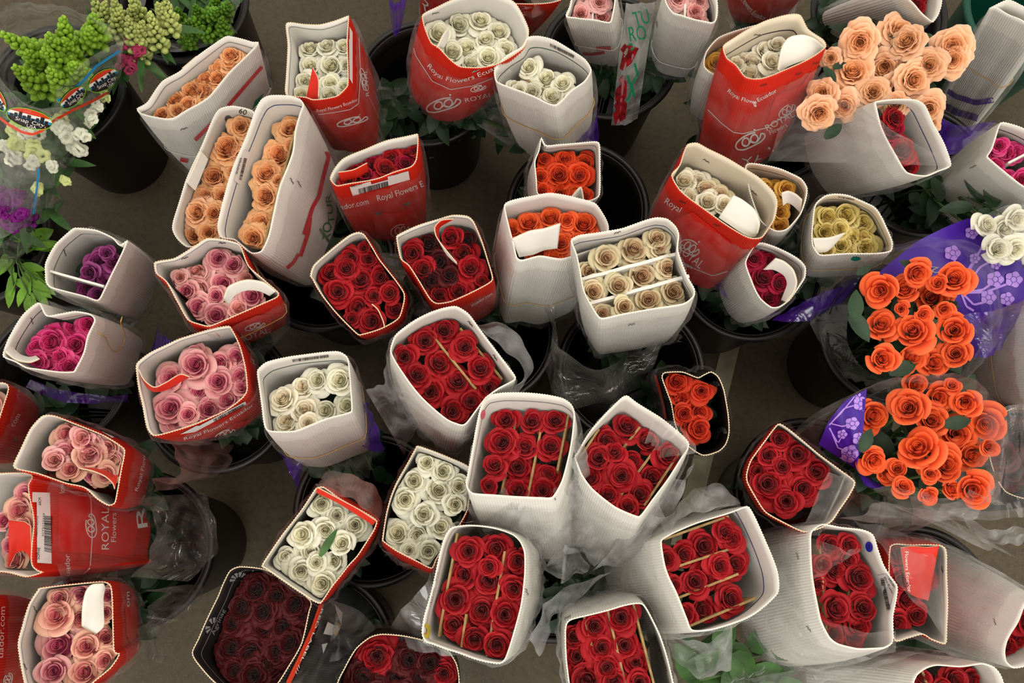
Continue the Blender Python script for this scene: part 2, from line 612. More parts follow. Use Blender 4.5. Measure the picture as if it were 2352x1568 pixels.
BUCKETS = {}
BR, BB, BH = 0.156, 0.118, 0.40
def lathe(prof, n=72):
    vs, fs = [], []
    m = len(prof)
    for k in range(n):
        a = 2 * math.pi * k / n
        for r, z in prof:
            vs.append((r * math.cos(a), r * math.sin(a), z))
    for k in range(n):
        for j in range(m - 1):
            a, b = k * m, ((k + 1) % n) * m
            fs.append((a + j, b + j, b + j + 1, a + j + 1))
    return vs, fs
BUCKET_ME = {}
def bucket(key, px, label, plastic='bucket_plastic', group='black flower buckets on the market floor'):
    p = at(px, BH)
    root = thing('flower_bucket', (p.x, p.y, 0), label, 'bucket', group)
    if plastic not in BUCKET_ME:
        body = [(0.0005, 0.004), (BB - .004, 0.004), (BB, 0.0), (BB + .002, 0.006), (BB + .006, .05), (BR - .008, BH - .045), (BR - .004, BH - .04), (BR - .003, BH - .01), (BR - .001, BH - .002),
                (BR - .006, BH - .002), (BR - .008, BH - .05), (BB + .001, .02), (BB - .006, .010), (0.0005, 0.009)]
        rim = []
        for k in range(11):
            a = 2 * math.pi * k / 10
            rim.append((BR + 0.0055 + 0.0085 * math.cos(a), BH - 0.003 + 0.0085 * math.sin(a)))
        BUCKET_ME[plastic] = (mesh('body', *lathe(body)), mesh('rim', *lathe(rim)))
        for me in BUCKET_ME[plastic]:
            me.materials.append(M[plastic])
    for nm, me in zip(('body', 'rim'), BUCKET_ME[plastic]):
        o = bpy.data.objects.new(nm, me)
        COL.objects.link(o)
        o.parent = root
    BUCKETS[key] = p
    return root
def nearest_bucket(q):
    return min(BUCKETS.values(), key=lambda b: (b.x - q.x) ** 2 + (b.y - q.y) ** 2)

# ------------------------------------------------------------------ printed marks laid on a surface
class Skin:
    """a surface that printing, stickers and bands are laid on"""
    def __init__(s, vs, fs):
        s.bvh = BVHTree.FromPolygons([Vector(v) for v in vs], fs)
    def hit(s, px, off):
        d = ray(px).normalized()
        o = CAM.copy()
        for _ in range(6):
            loc, n, i, dist = s.bvh.ray_cast(o, d)
            if loc is None:
                return None
            if n.dot(d) < -0.02:
                return loc + n * off
            o = loc + d * 1e-4
        return None
def project(soup, skin, pts, faces, off, mi=0):
    hit = {}
    q = [skin.hit(p, off) for p in pts]
    idx = {}
    base = len(soup.v)
    for i, p in enumerate(q):
        if p is not None:
            idx[i] = len(soup.v)
            soup.v.append(p)
    for f in faces:
        if all(i in idx for i in f):
            g = tuple(idx[i] for i in f)
            if max((soup.v[g[0]] - soup.v[j]).length for j in g[1:]) < 0.25:
                soup.f.append(g)
                soup.m.append(mi)
def polyline_at(pts, L, d):
    j = 0
    while j < len(L) - 2 and L[j + 1] < d:
        j += 1
    k = (d - L[j]) / max(1e-9, L[j + 1] - L[j])
    a, b = pts[j], pts[j + 1]
    return (a[0] + (b[0] - a[0]) * k, a[1] + (b[1] - a[1]) * k), (b[0] - a[0], b[1] - a[1])
def line_geo(pts, w, step=6.0):
    pts = [(p[0], p[1]) for p in pts]
    L = [0.0]
    for a, b in zip(pts, pts[1:]):
        L.append(L[-1] + math.hypot(b[0] - a[0], b[1] - a[1]))
    n = max(1, int(L[-1] / step))
    vs, fs = [], []
    for i in range(n + 1):
        c, t = polyline_at(pts, L, L[-1] * i / n)
        q = math.hypot(*t) or 1
        nx, ny = -t[1] / q * w / 2, t[0] / q * w / 2
        vs += [(c[0] - nx, c[1] - ny), (c[0] + nx, c[1] + ny)]
    for i in range(n):
        fs.append((2 * i, 2 * i + 1, 2 * i + 3, 2 * i + 2))
    return vs, fs
def quad_geo(q, nu=10, nv=6):
    vs, fs = [], []
    for j in range(nv + 1):
        for i in range(nu + 1):
            u, v = i / nu, j / nv
            x = [(1 - u) * (1 - v) * q[0][k] + u * (1 - v) * q[1][k] + u * v * q[2][k] + (1 - u) * v * q[3][k] for k in (0, 1)]
            vs.append(tuple(x))
    for j in range(nv):
        for i in range(nu):
            a = j * (nu + 1) + i
            fs.append((a, a + 1, a + nu + 2, a + nu + 1))
    return vs, fs
def poly_geo(pts):
    """a filled outline, cut fine enough to follow a curved wall"""
    bm = bmesh.new()
    v = [bm.verts.new((p[0], p[1], 0)) for p in pts]
    bm.faces.new(v)
    bmesh.ops.triangulate(bm, faces=bm.faces)
    for _ in range(3):
        e = [e for e in bm.edges if e.calc_length() > 14]
        if not e:
            break
        bmesh.ops.subdivide_edges(bm, edges=e, cuts=1)
        bmesh.ops.triangulate(bm, faces=[f for f in bm.faces if len(f.verts) > 3])
    bm.verts.index_update()
    out = [(q.co.x, q.co.y) for q in bm.verts], [tuple(q.index for q in f.verts) for f in bm.faces]
    bm.free()
    return out
def text_geo(s, base, hgt, bold=0.0):
    """lettering along a baseline of pixels; hgt = height of a capital"""
    vs, fs, w = text_shape(s)
    base = [(p[0], p[1]) for p in base]
    if len(base) > 2:
        base = [(p.x, p.y) for p in crom([(p[0], p[1], 0) for p in base], 24, False)]
    L = [0.0]
    for a, b in zip(base, base[1:]):
        L.append(L[-1] + math.hypot(b[0] - a[0], b[1] - a[1]))
    out = []
    for x, y in vs:
        c, t = polyline_at(base, L, L[-1] * x)
        q = math.hypot(*t)
        k = y * hgt / 0.7
        out.append((c[0] + t[1] / q * k, c[1] - t[0] / q * k))
    return out, fs
def place(uv, c, sx, sy, ang):
    ca, sa = math.cos(ang), math.sin(ang)
    return [(c[0] + (u * sx) * ca - (v * sy) * sa, c[1] + (u * sx) * sa + (v * sy) * ca) for u, v in uv]
def crown_lines():
    """the looped crown emblem: a bean outline, two loops inside it and a dot on top"""
    bean = [(-.95, .35), (-1, .0), (-.82, -.35), (-.4, -.62), (.1, -.7), (.5, -.62)]
    low = [(-.95, .35), (-.6, .62), (0, .6), (.6, .5), (.95, .2), (1, -.1), (.8, -.3)]
    loops = []
    for cx in (-.3, .28):
        loops.append([(cx + .24 * math.cos(a) * 1.0 + .05 * math.sin(a), -.05 - .42 * math.sin(a)) for a in [2 * math.pi * k / 14 for k in range(15)]])
    join = [(-.55, .1), (-.3, .38), (0, .1), (.28, .38), (.62, .1), (.8, -.3)]
    dot = [(.5 + .05 * math.cos(a), -.92 + .08 * math.sin(a)) for a in [2 * math.pi * k / 8 for k in range(9)]]
    return [bean, low, dot, join] + loops

# ------------------------------------------------------------------ a bouquet in its cardboard wrap
CARDS = {'white': ('white_card', 'white_card_inside', 'white_card_edge'), 'red': ('red_card', 'white_card_inside', 'card_edge'),
         'redcream': ('red_card', 'cream_card_inside', 'card_edge'), 'cream': ('white_card', 'cream_card_inside', 'white_card_edge'),
         'black': ('black_card', 'black_card_inside', 'card_edge')}
SEED = [100]
class Bouquet:
    def __init__(s, label, rim, z, card='white', H_=0.30, base=None, taper=0.86, plane=0.7, group=None, sleeve='clear_film', key=None, lines=None, bands=(), bulge=0.006, stems=True):
        SEED[0] += 1
        s.rnd = random.Random(SEED[0])
        s.card = card
        px = PP(rim)
        cpx = (sum(p[0] for p in px) / len(px), sum(p[1] for p in px) / len(px))
        s.c = at(cpx, z)
        s.cb = at(PP(base)[0], z - H_) if base else Vector((s.c.x, s.c.y, z - H_))
        s.axis = (s.c - s.cb).normalized()
        s.n = (s.axis * plane + Vector((0, 0, 1)) * (1 - plane)).normalized()
        s.bk = BUCKETS[key] if key else nearest_bucket(s.cb)
        mid = Vector((s.bk.x, s.bk.y, 0.0))
        off = Vector((s.cb.x, s.cb.y, 0)) - mid
        if off.length > 0.10:
            off *= 0.10 / off.length
        s.neck = Vector((s.bk.x + off.x, s.bk.y + off.y, min(BH + 0.02, s.cb.z - 0.03)))
        s.foot = Vector((s.bk.x + off.x * .5, s.bk.y + off.y * .5, 0.016))
        s.root = thing('rose_bouquet', s.foot, label, 'bouquet', group or ('rose bouquets in red cardboard' if card.startswith('red') else 'rose bouquets in %s cardboard' % ('black' if card == 'black' else 'white')))
        rp = [on_plane(p, s.c, s.n) for p in px]
        per = sum((rp[i] - rp[i - 1]).length for i in range(len(rp)))
        nf = max(40, int(per / 0.0047))
        s.N = 4 * nf
        s.L0 = crom(rp, s.N)
        s.cc = sum(s.L0, Vector()) / s.N
        ar = Vector()
        for a, b in zip(s.L0, s.L0[1:] + s.L0[:1]):
            ar += (a - s.cc).cross(b - s.cc)
        if ar.dot(s.n) < 0:
            s.L0.reverse()
        mean = sum((p - s.cc).length for p in s.L0) / s.N
        s.L1 = []
        for p in s.L0:
            v = p - s.cc
            v = v - s.axis * v.dot(s.axis)
            v = v * .8 + v.normalized() * mean * .2
            s.L1.append(s.cb + v * taper)
        s.bulge = bulge
        K = 4
        s.out = []
        for i in range(s.N):
            t = (s.L0[(i + K) % s.N] - s.L0[i - K])
            o = t.cross(s.n)
            s.out.append(o.normalized() if o.length > 1e-9 else (s.L0[i] - s.cc).normalized())
        s.wrap(CARDS[card])
        s.marks = {}
        s.inside_line(lines)
        for b in bands:
            s.band(*b)
        if stems:
            s.foliage()
        if sleeve:
            s.sleeve(sleeve)
    def S(s, i, t, off=0.0):
        i %= s.N
        return s.L0[i].lerp(s.L1[i], t) + s.out[i] * (off + s.bulge * math.sin(math.pi * max(0, min(1, t))))
    def wrap(s, mats):
        rows_o, rows_i, vs, fs, mi = (0, .02, .12, .3, .5, .7, .88, 1.0), (0, .06, .2, .4, .62), [], [], []
        N = s.N
        wig = s.rnd.uniform(0, 6)
        edge = [0.0016 * math.sin(i * 2 * math.pi / N * 5 + wig) for i in range(N)]
        for t in rows_o:
            for i in range(N):
                a = (1, 0, -1, 0)[i % 4] * 0.00075
                vs.append(s.S(i, t, a) + (s.n * edge[i] if t == 0 else Vector()))
        b = len(vs)
        for t in rows_i:
            for i in range(N):
                vs.append(s.S(i, t, -0.0019) + (s.n * edge[i] if t == 0 else Vector()))
        for j in range(len(rows_o) - 1):
            for i in range(N):
                k = (i + 1) % N
                fs.append((j * N + i, (j + 1) * N + i, (j + 1) * N + k, j * N + k))
                mi.append(0)
        for j in range(len(rows_i) - 1):
            for i in range(N):
                k = (i + 1) % N
                fs.append((b + j * N + i, b + j * N + k, b + (j + 1) * N + k, b + (j + 1) * N + i))
                mi.append(1)
        for i in range(N):
            k = (i + 1) % N
            fs.append((i, k, b + k, b + i))
            mi.append(2)
        me = mesh('cardboard_wrap', vs, fs, True, mi)
        s.w = link('cardboard_wrap', me, s.root, mats)
        me.polygons.foreach_set('use_smooth', [m != 2 for m in mi])
        # smooth skins for printing
        def skin(off, rows, inward):
            v, f = [], []
            n = N // 4
            for t in rows:
                for i in range(n):
                    v.append(s.S(i * 4, t, off))
            for j in range(len(rows) - 1):
                for i in range(n):
                    k = (i + 1) % n
                    q = (j * n + i, (j + 1) * n + i, (j + 1) * n + k, j * n + k)
                    f.append(q[::-1] if inward else q)
            return Skin(v, f)
        rows = [k / 10 for k in range(11)]
        s.so = skin(0.0009, rows, False)
        s.si = skin(-0.0021, rows, True)
    # --- marks
    def mark(s, part, geo, m, side='o', off=0.0008):
        sp = s.marks.setdefault((part, m), Soup())
        skin = s.so if side == 'o' else s.si if side == 'i' else s.sr
        project(sp, skin, geo[0], geo[1], off)
        return s
    def text(s, txt, base, hgt, m='print_white', side='o', part='lettering', off=0.0012):
        return s.mark(part + '#' + base[:12], text_geo(txt, PP(base), hgt), m, side, off)
    def line(s, pts, w, m, side='o', part='printed_stripe', off=0.0008):
        return s.mark(part, line_geo(PP(pts), w), m, side, off)
    def patch(s, pts, m, side='o', part='printed_patch', off=0.0006):
        return s.mark(part, poly_geo(PP(pts)), m, side, off)
    def crown(s, c, sx, sy, ang, w=2.2, m='print_white', off=0.0014):
        c = PP(c)[0]
        for uv in crown_lines():
            q = place(uv, c, sx, sy, math.radians(ang))
            q = [(p.x, p.y) for p in crom([(a, b, 0) for a, b in q], 26, False)]
            s.mark('logo', line_geo(q, w, 3), m, 'o', off)
        return s
    def staple(s, c, ang, side='o', m='staple_steel'):
        c = PP(c)[0]
        uv = [(-1, .3), (-.7, -.3), (-.3, 0), (.2, .25), (.6, -.2), (1, .3)]
        return s.mark('staple', line_geo(place(uv, c, 8, 5, math.radians(ang)), 1.6, 2), m, side, 0.0012)
    def dot(s, c, rx, ry, ang, m, side='i', part='sticker', off=0.001):
        c = PP(c)[0]
        uv = [(math.cos(a), math.sin(a)) for a in [2 * math.pi * k / 20 for k in range(20)]]
        return s.mark(part, poly_geo(place(uv, c, rx, ry, math.radians(ang))), m, side, off)
    def barcode(s, q, side='i', m='print_black', seed=5, bars=34, part='barcode', off=0.0016):
        """bars between the two long edges of a four-cornered patch of pixels"""
        q = PP(q)
        r = random.Random(seed)
        x = 0.0
        ed = []
        while x < 1:
            w = r.choice((.008, .012, .02, .026))
            ed.append((x, min(1, x + w)))
            x += w + r.choice((.008, .014, .02))
        L = lambda a, b, t: (a[0] + (b[0] - a[0]) * t, a[1] + (b[1] - a[1]) * t)
        for a, b in ed:
            s.mark(part, quad_geo([L(q[0], q[1], a), L(q[0], q[1], b), L(q[3], q[2], b), L(q[3], q[2], a)], 1, 2), m, side, off)
        return s
    def sticker(s, q, side='o', m='sticker_white', off=0.001):
        return s.mark('sticker', quad_geo(PP(q), 14, 4), m, side, off)
    def done(s):
        for (part, m), sp in s.marks.items():
            sp.build(part.split('#')[0], [m], s.w, False)
        return s
    def inside_line(s, spec):
        if not spec:
            return
        t, m = spec
        vs, fs = [], []
        n = s.N // 4
        for i in range(n):
            for dt in (-.004, .004):
                vs.append(s.S(i * 4, t + dt, -0.0028))
        for i in range(n):
            k = (i + 1) % n
            fs.append((2 * i, 2 * k, 2 * k + 1, 2 * i + 1))
        link('printed_line', mesh('printed_line', vs, fs), s.w, [m])
    def band(s, t, m='rubber', r=0.0011, tilt=0.0, off=0.003, ph=0.0):
        pts = []
        n = s.N // 6
        for i in range(n):
            k = i * 6
            pts.append(s.S(k, t + tilt * math.sin(2 * math.pi * i / n + ph), off))
        v, f = tube(pts, r, 5, True)
        link('rubber_band', mesh('rubber_band', v, f), s.root, [m])
        return s
    # --- what stands in it
    def foliage(s, m='dark_leaf'):
        sp = Soup()
        r = s.rnd
        rad = sum((p - s.cb).length for p in s.L1) / s.N
        u = s.axis.orthogonal().normalized()
        v = s.axis.cross(u)
        mid = s.c.lerp(s.cb, .72)
        for k in range(9):
            a = r.uniform(0, 6.28)
            q = math.sqrt(r.random())
            d = u * math.cos(a) + v * math.sin(a)
            pts = [mid + d * q * rad * .75, s.cb + d * q * rad * .7, s.neck + Vector((d.x, d.y, 0)) * q * 0.05, s.foot + Vector((d.x, d.y, 0)) * q * 0.03]
            sp.add(tube(pts, .003, 5), 1)
            for j in range(6):
                p = pts[1].lerp(pts[2], r.uniform(.15, 1.0)) if j < 4 else pts[2].lerp(pts[3], r.uniform(0, .4))
                dd = (d * r.uniform(-.6, 1) + Vector((r.uniform(-.6, .6), r.uniform(-.6, .6), r.uniform(-.5, .5)))).normalized()
                sp.add(leaf_shape(p, dd, (CAM - p).normalized() + Vector((r.uniform(-.5, .5), r.uniform(-.5, .5), 0)), r.uniform(.04, .07), r.uniform(.014, .022)), 0)
        # leaves packed under the blooms
        c = s.c.lerp(s.cb, .42)
        for k in range(26):
            a = r.uniform(0, 6.28)
            p = s.cc + (s.S(r.randrange(s.N), .42) - s.cc) * 1.0
            q = c.lerp(p, math.sqrt(r.random()) * .45)
            g = (p - c).length
            sp.add(leaf_shape(q, u * math.cos(a) + v * math.sin(a), s.axis, min(.036, g * .45), min(.014, g * .2), .1), 0)
        sp.build('foliage', [m, 'stem_green'], s.root)
    def roses(s, pts, colour, kind='classic', depth=0.05, size=1.0, tilt=0.18, cols=None, lift=0.012):
        c = s.c - s.n * depth
        u = s.n.orthogonal().normalized()
        v = s.n.cross(u)
        t = depth / max(.05, (s.c - s.cb).length)
        lp = [s.S(i * 8, t, -0.004) for i in range(s.N // 8)]
        l2 = [((p - c).dot(u), (p - c).dot(v)) for p in lp]
        def dist(q):
            best, inside = (9, None), False
            m = len(l2)
            for i in range(m):
                a, b = l2[i], l2[(i + 1) % m]
                dx, dy = b[0] - a[0], b[1] - a[1]
                k = max(0, min(1, ((q[0] - a[0]) * dx + (q[1] - a[1]) * dy) / (dx * dx + dy * dy + 1e-12)))
                e = (a[0] + dx * k, a[1] + dy * k)
                d = math.hypot(q[0] - e[0], q[1] - e[1])
                if d < best[0]:
                    best = (d, e)
                if (a[1] > q[1]) != (b[1] > q[1]) and q[0] < a[0] + (q[1] - a[1]) / (b[1] - a[1]) * dx:
                    inside = not inside
            return (best[0] if inside else -best[0]), best[1]
        for k, (x, y, r) in enumerate(PP(pts)):
            p = on_plane((x, y), c, s.n)
            R = r * (p - CAM).length / F * 1.20 * size
            q = [(p - c).dot(u), (p - c).dot(v)]
            for _ in range(4):
                d, e = dist(q)
                need = R * 0.62
                if d >= need:
                    break
                g = (q[0] - e[0], q[1] - e[1]) if d > 0 else (e[0] - q[0], e[1] - q[1])
                L = math.hypot(*g) or 1
                m = min(need - d, 0.03)
                q = [q[0] + g[0] / L * m, q[1] + g[1] / L * m]
            d, e = dist(q)
            R = max(R * .7, min(R, d / 0.60))
            p = c + u * q[0] + v * q[1] + s.n * s.rnd.uniform(-lift, lift)
            wl = []
            for i in range(len(lp)):
                a, e, b2 = lp[i - 1], lp[i], lp[(i + 1) % len(lp)]
                if (e - p).length < R * 1.7:
                    t1, t2 = s.S(i * 8 - 8, t + .18, -0.004), s.S(i * 8 + 8, t + .18, -.004)
                    inn = (b2 - a).cross((t1 + t2) * .5 - e)
                    if inn.length > 1e-9:
                        inn.normalize()
                        if inn.dot(s.cc - s.n * depth - e) < 0:
                            inn = -inn
                        if inn.dot(p - e) > 0:
                            wl.append((e + inn * .001, inn))
            add_rose(s.root, p, s.n, R, (cols[k % len(cols)] if cols else colour), 'cup' if kind == 'classic' and s.rnd.random() < .35 else kind, s.rnd, tilt, wl)
        return s
    def ribbon(s, top, low, d0, d1, out_m, in_m, name='flap', curl=0.0, n=22):
        """a strip of the wrap folded into the box: top edge d0 under the rim, lower edge d1 under it"""
        A = crom([on_plane(p, s.c - s.n * d0, s.n) for p in PP(top)], n, False)
        B = crom([on_plane(p, s.c - s.n * d1, s.n) for p in PP(low)], n, False)
        vs, fs, mi = [], [], []
        m = 7
        for sgn in (0, 1):
            for j in range(m + 1):
                for i in range(n):
                    p = A[i].lerp(B[i], j / m)
                    a = A[min(i + 1, n - 1)] - A[max(i - 1, 0)]
                    nn = a.cross(B[i] - A[i])
                    nn = nn.normalized() if nn.length > 1e-9 else s.n
                    vs.append(p + nn * (curl * math.sin(math.pi * j / m) + (0.001 if sgn else -0.001)))
        k0 = (m + 1) * n
        for sgn in (0, 1):
            for j in range(m):
                for i in range(n - 1):
                    a = sgn * k0 + j * n + i
                    q = (a, a + 1, a + n + 1, a + n)
                    fs.append(q if sgn else q[::-1])
                    mi.append(sgn)
        for i in range(n - 1):
            fs.append((i, i + 1, k0 + i + 1, k0 + i))
            mi.append(2)
        for j in range(m):
            for i in (0, n - 1):
                fs.append((j * n + i, (j + 1) * n + i, k0 + (j + 1) * n + i, k0 + j * n + i))
                mi.append(2)
        link(name, mesh(name, vs, fs, True, mi), s.w, [out_m, in_m, 'card_edge'])
        f2 = []
        for f in fs[:2 * m * (n - 1)]:
            nn = (vs[f[1]] - vs[f[0]]).cross(vs[f[2]] - vs[f[0]])
            f2.append(f if nn.dot(CAM - vs[f[0]]) > 0 else f[::-1])
        s.sr = Skin(vs, f2)
        return s
    def divider(s, a, b, depth=0.045, tall=0.07, m='tan_card', th=0.004):
        pa, pb = PP(a)[0], PP(b)[0]
        A, B = [on_plane(p, s.c - s.n * (depth + .014), s.n) for p in (pa, pb)]
        d = (B - A).normalized()
        w = d.cross(s.n).normalized() * th / 2
        dn = -s.n * tall
        vs, fs = [], []
        k = 8
        for i in range(k + 1):
            p = A.lerp(B, i / k) + s.n * 0.0015 * math.sin(i * 2.1)
            vs += [p - w, p + w, p + w + dn, p - w + dn]
        for i in range(k):
            for j in range(4):
                e = i * 4
                fs.append((e + j, e + (j + 1) % 4, e + 4 + (j + 1) % 4, e + 4 + j))
        fs += [(0, 1, 2, 3), (4 * k + 3, 4 * k + 2, 4 * k + 1, 4 * k)]
        link('divider', mesh('divider', vs, fs, False), s.root, [m])
        return s
    def sleeve(s, m):
        vs, fs = [], []
        n, rows = 110, 16
        ph = [s.rnd.uniform(0, 6.28) for _ in range(6)]
        for j in range(rows + 1):
            t = 0.10 + 0.9 * min(1, j / 11)
            for i in range(n):
                k = int(i * s.N / n)
                a = 2 * math.pi * i / n
                w = 0.0022 * (math.sin(9 * a + ph[0] + 3 * t) + math.sin(17 * a + ph[1] - 6 * t) + .7 * math.sin(29 * a + ph[2] + 9 * t)) * (0.4 + t)
                p = s.S(k, t, 0.0075 + w)
                if j > 11:
                    q = (j - 11) / (rows - 11)
                    d = (s.L1[k] - s.cb)
                    e = s.neck + Vector((d.x, d.y, 0)) * 0.55 + Vector((d.x, d.y, 0)) * 6 * w * q
                    p = p.lerp(e, q)
                vs.append(p)
        for j in range(rows):
            for i in range(n):
                k = (i + 1) % n
                fs.append((j * n + i, (j + 1) * n + i, (j + 1) * n + k, j * n + k))
        link('clear_sleeve', mesh('clear_sleeve', vs, fs), s.root, [m])
    def sheet(s, A, zA, B, zB, m='clear_film', name='clear_sleeve', wave=0.004, bow=0.02, n=26, rows=12, keep=False):
        """a loose sheet of wrapping between two edges"""
        zz = lambda z, i, k: z if not isinstance(z, (list, tuple)) else z[0] + (z[1] - z[0]) * i / max(1, k - 1)
        pa, pb = PP(A), PP(B)
        a = crom([at(p, zz(zA, i, len(pa))) for i, p in enumerate(pa)], n, False)
        b = crom([at(p, zz(zB, i, len(pb))) for i, p in enumerate(pb)], n, False)
        ph = [s.rnd.uniform(0, 6.28) for _ in range(4)]
        vs, fs = [], []
        for j in range(rows + 1):
            v = j / rows
            for i in range(n):
                u = i / (n - 1)
                p = a[i].lerp(b[i], v)
                e = (a[min(i + 1, n - 1)] - a[max(i - 1, 0)]).cross(b[i] - a[i])
                e = e.normalized() if e.length > 1e-9 else Vector((0, 0, 1))
                if e.z < 0:
                    e = -e
                w = wave * (math.sin(11 * u + ph[0] + 2 * v) + .6 * math.sin(23 * u + ph[1] - 3 * v) + .5 * math.sin(7 * v + ph[2] + 5 * u))
                vs.append(p + e * (w + bow * math.sin(math.pi * u)))
        for j in range(rows):
            for i in range(n - 1):
                q = j * n + i
                fs.append((q, q + 1, q + n + 1, q + n))
        o = link(name, mesh(name, vs, fs), s.root, [m])
        if keep:
            f2 = []
            for f in fs:
                nn = (vs[f[1]] - vs[f[0]]).cross(vs[f[2]] - vs[f[0]])
                f2.append(f if nn.dot(CAM - vs[f[0]]) > 0 else f[::-1])
            s.so = Skin(vs, f2)
            s.w = o
        return s
# ------------------------------------------------------------------ build the place
make_floor()
G = 'black flower buckets on the market floor'
bucket('A', (130, 200), 'black bucket holding the green budded snapdragons in printed sleeve')
bucket('B', (415, 5), 'black bucket of leafy greenery behind the snapdragons')
bucket('C', (975, 190), 'black bucket under the two red boxes of white roses')
bucket('D', (1400, 130), 'black bucket holding two tall white boxes of pale pink roses')
bucket('E', (1328, 478), 'half empty black bucket beside the small orange rose boxes')
bucket('F', (1765, 270), 'black bucket under the tall red box of ivory roses')
bucket('G', (1450, 850), 'black bucket under the beige rose box and the scalloped black box')
bucket('H', (2050, 770), 'large black bucket holding the loose orange roses, its dark side showing')
bucket('I', (1862, 1135), 'black bucket behind the small red box of crimson roses')
bucket('J', (-50, 545), 'black bucket with the purple snapdragons')
bucket('K', (740, 600), 'black bucket under the white boxes of apricot roses and red boxes of red roses')
bucket('L', (315, 1260), 'black bucket beside the dark floor, under the three boxes of blush roses')
bucket('M', (500, 915), 'black bucket under the two red boxes of pink roses')
bucket('N', (850, 1170), 'black bucket under the boxes of white roses near the dark blooms')
bucket('O', (1270, 1290), 'black bucket at the middle of the splayed white boxes of red roses')
bucket('P', (1110, 765), 'black bucket behind the large white box of red roses')
bucket('Q', (725, 1500), 'black bucket under the black boxes of almost black roses')
bucket('R', (130, 865), 'black bucket under the magenta and purple rose boxes')
bucket('S', (2110, 1390), 'black bucket under the film covered red rose boxes')
bucket('T', (2110, 390), 'black bucket under the tilted white box of red roses')
bucket('U', (1720, 622), 'black bucket under the yellow rose boxes')
bucket('V', (2020, 30), 'black bucket under the loose apricot roses')
bucket('W', (2370, 20), 'dark green plastic bucket beside the purple striped white roll', 'green_bucket_plastic', None)
bucket('X', (1130, -165), 'black bucket beyond the white roses at the upper edge')
B = Bouquet
WI, RO, RI = 'white_card_inside', 'red_card', 'white_card_inside'

# --- apricot and peach boxes
b = B('apricot roses in a narrow white box with red stripes, beside the empty floor',
      '11: 912,722 930,752 960,764 1000,775 1100,795 1165,790 1250,735 1400,640 1560,455 1722,292 1680,280 1560,245 1490,245 1310,380 1200,470 1080,540 985,680',
      .72, 'white', .33, '11: 1560,1010', .85, key='K', lines=(.06, 'print_grey'))
b.roses('11: 1030,730,62 1120,735,60 1140,640,80 1240,680,60 1250,570,85 1340,580,66 1340,495,88 1430,500,60 1440,415,75 1530,410,72 1530,330,66 1190,730,50', 'peach', 'garden', .035)
b.line('11: 1757,430 1640,565 1520,705', 8, 'print_red').line('11: 1425,806 1300,932', 9, 'print_red')
b.line('11: 1022,975 1130,1028', 8, 'print_red').line('11: 1150,1050 1255,1072', 9, 'print_red')
b.patch('11: 1760,620 1700,670 1680,735 1720,705', 'print_green')
b.ribbon('11: 1215,455 1310,375', '11: 1215,540 1300,450', -.002, .04, 'white_card', WI)
b.band(.5, 'white_string', .0008).staple('11: 1225,855', -20).done()

b = B('apricot roses in a long white box marked 60, half under its twin',
      '11: 1150,1530 1155,1470 1190,1350 1240,1200 1330,1000 1400,830 1440,755 1475,722 1560,706 1690,740 1690,860 1640,960 1560,1200 1500,1400 1490,1530 1450,1600 1380,1630 1250,1647 1180,1590',
      .73, 'white', .33, '11: 1690,1420', .85, key='K')
b.roses('11: 1610,850,66 1690,920,50 1490,965,108 1575,1000,55 1410,1150,90 1550,1130,60 1350,1290,68 1460,1290,64 1295,1410,85 1425,1425,66 1255,1560,76 1385,1550,66', 'peach', 'garden', .04, cols=['peach', 'peach', 'peach', 'apricot', 'peach'])
b.dot('11: 1520,790', 8, 8, 0, 'dot_grey').text('60', '11: 1590,750 1640,765', 12, 'print_black', 'i')
b.ribbon('11: 1335,1000 1300,1090 1240,1215', '11: 1385,1060 1350,1150 1300,1270', .0, .03, 'white_card', WI).done()

b = B('apricot roses in a long white box with red zigzag stripe and green lettering',
      'n: 499,517 510,465 537,379 565,310 586,255 600,230 617,220 640,218 665,219 688,226 697,240 690,262 680,300 673,351 645,424 632,482 618,540 601,576 580,582 562,572 540,552 507,545',
      .79, 'white', .34, 'n: 715,525', .88, key='K', lines=(.10, 'print_blue'))
b.roses('n: 663,285,28 632,348,34 611,393,32 605,451,29 594,506,30 580,550,28 664,330,22 640,410,20 622,495,20', 'peach', 'garden', .045)
b.divider('n: 677,300', 'n: 606,562', .03, .07, 'tan_card')
b.line('12: 520,838 492,1015 508,1042 470,1180 440,1310 400,1380 340,1568 | 22: 385,-10 370,100 318,255', 9, 'print_red').line('22: 306,240 270,300 228,334', 8, 'print_red')
b.text('TUR', '12: 545,1490 520,1290', 14, 'print_green').text('RO', '22: 520,150 525,30', 20, 'print_green')
b.staple('12: 260,1205', 60).staple('12: 310,1225', 60)
b.sticker('11: 1556,1200 1622,998 1672,1015 1600,1235', 'i').barcode('11: 1588,1195 1622,1050 1642,1056 1605,1200', 'i', off=.002).text('SHIMMER', '11: 1577,1160 1610,1050', 5, 'print_black', 'i', off=.002).done()

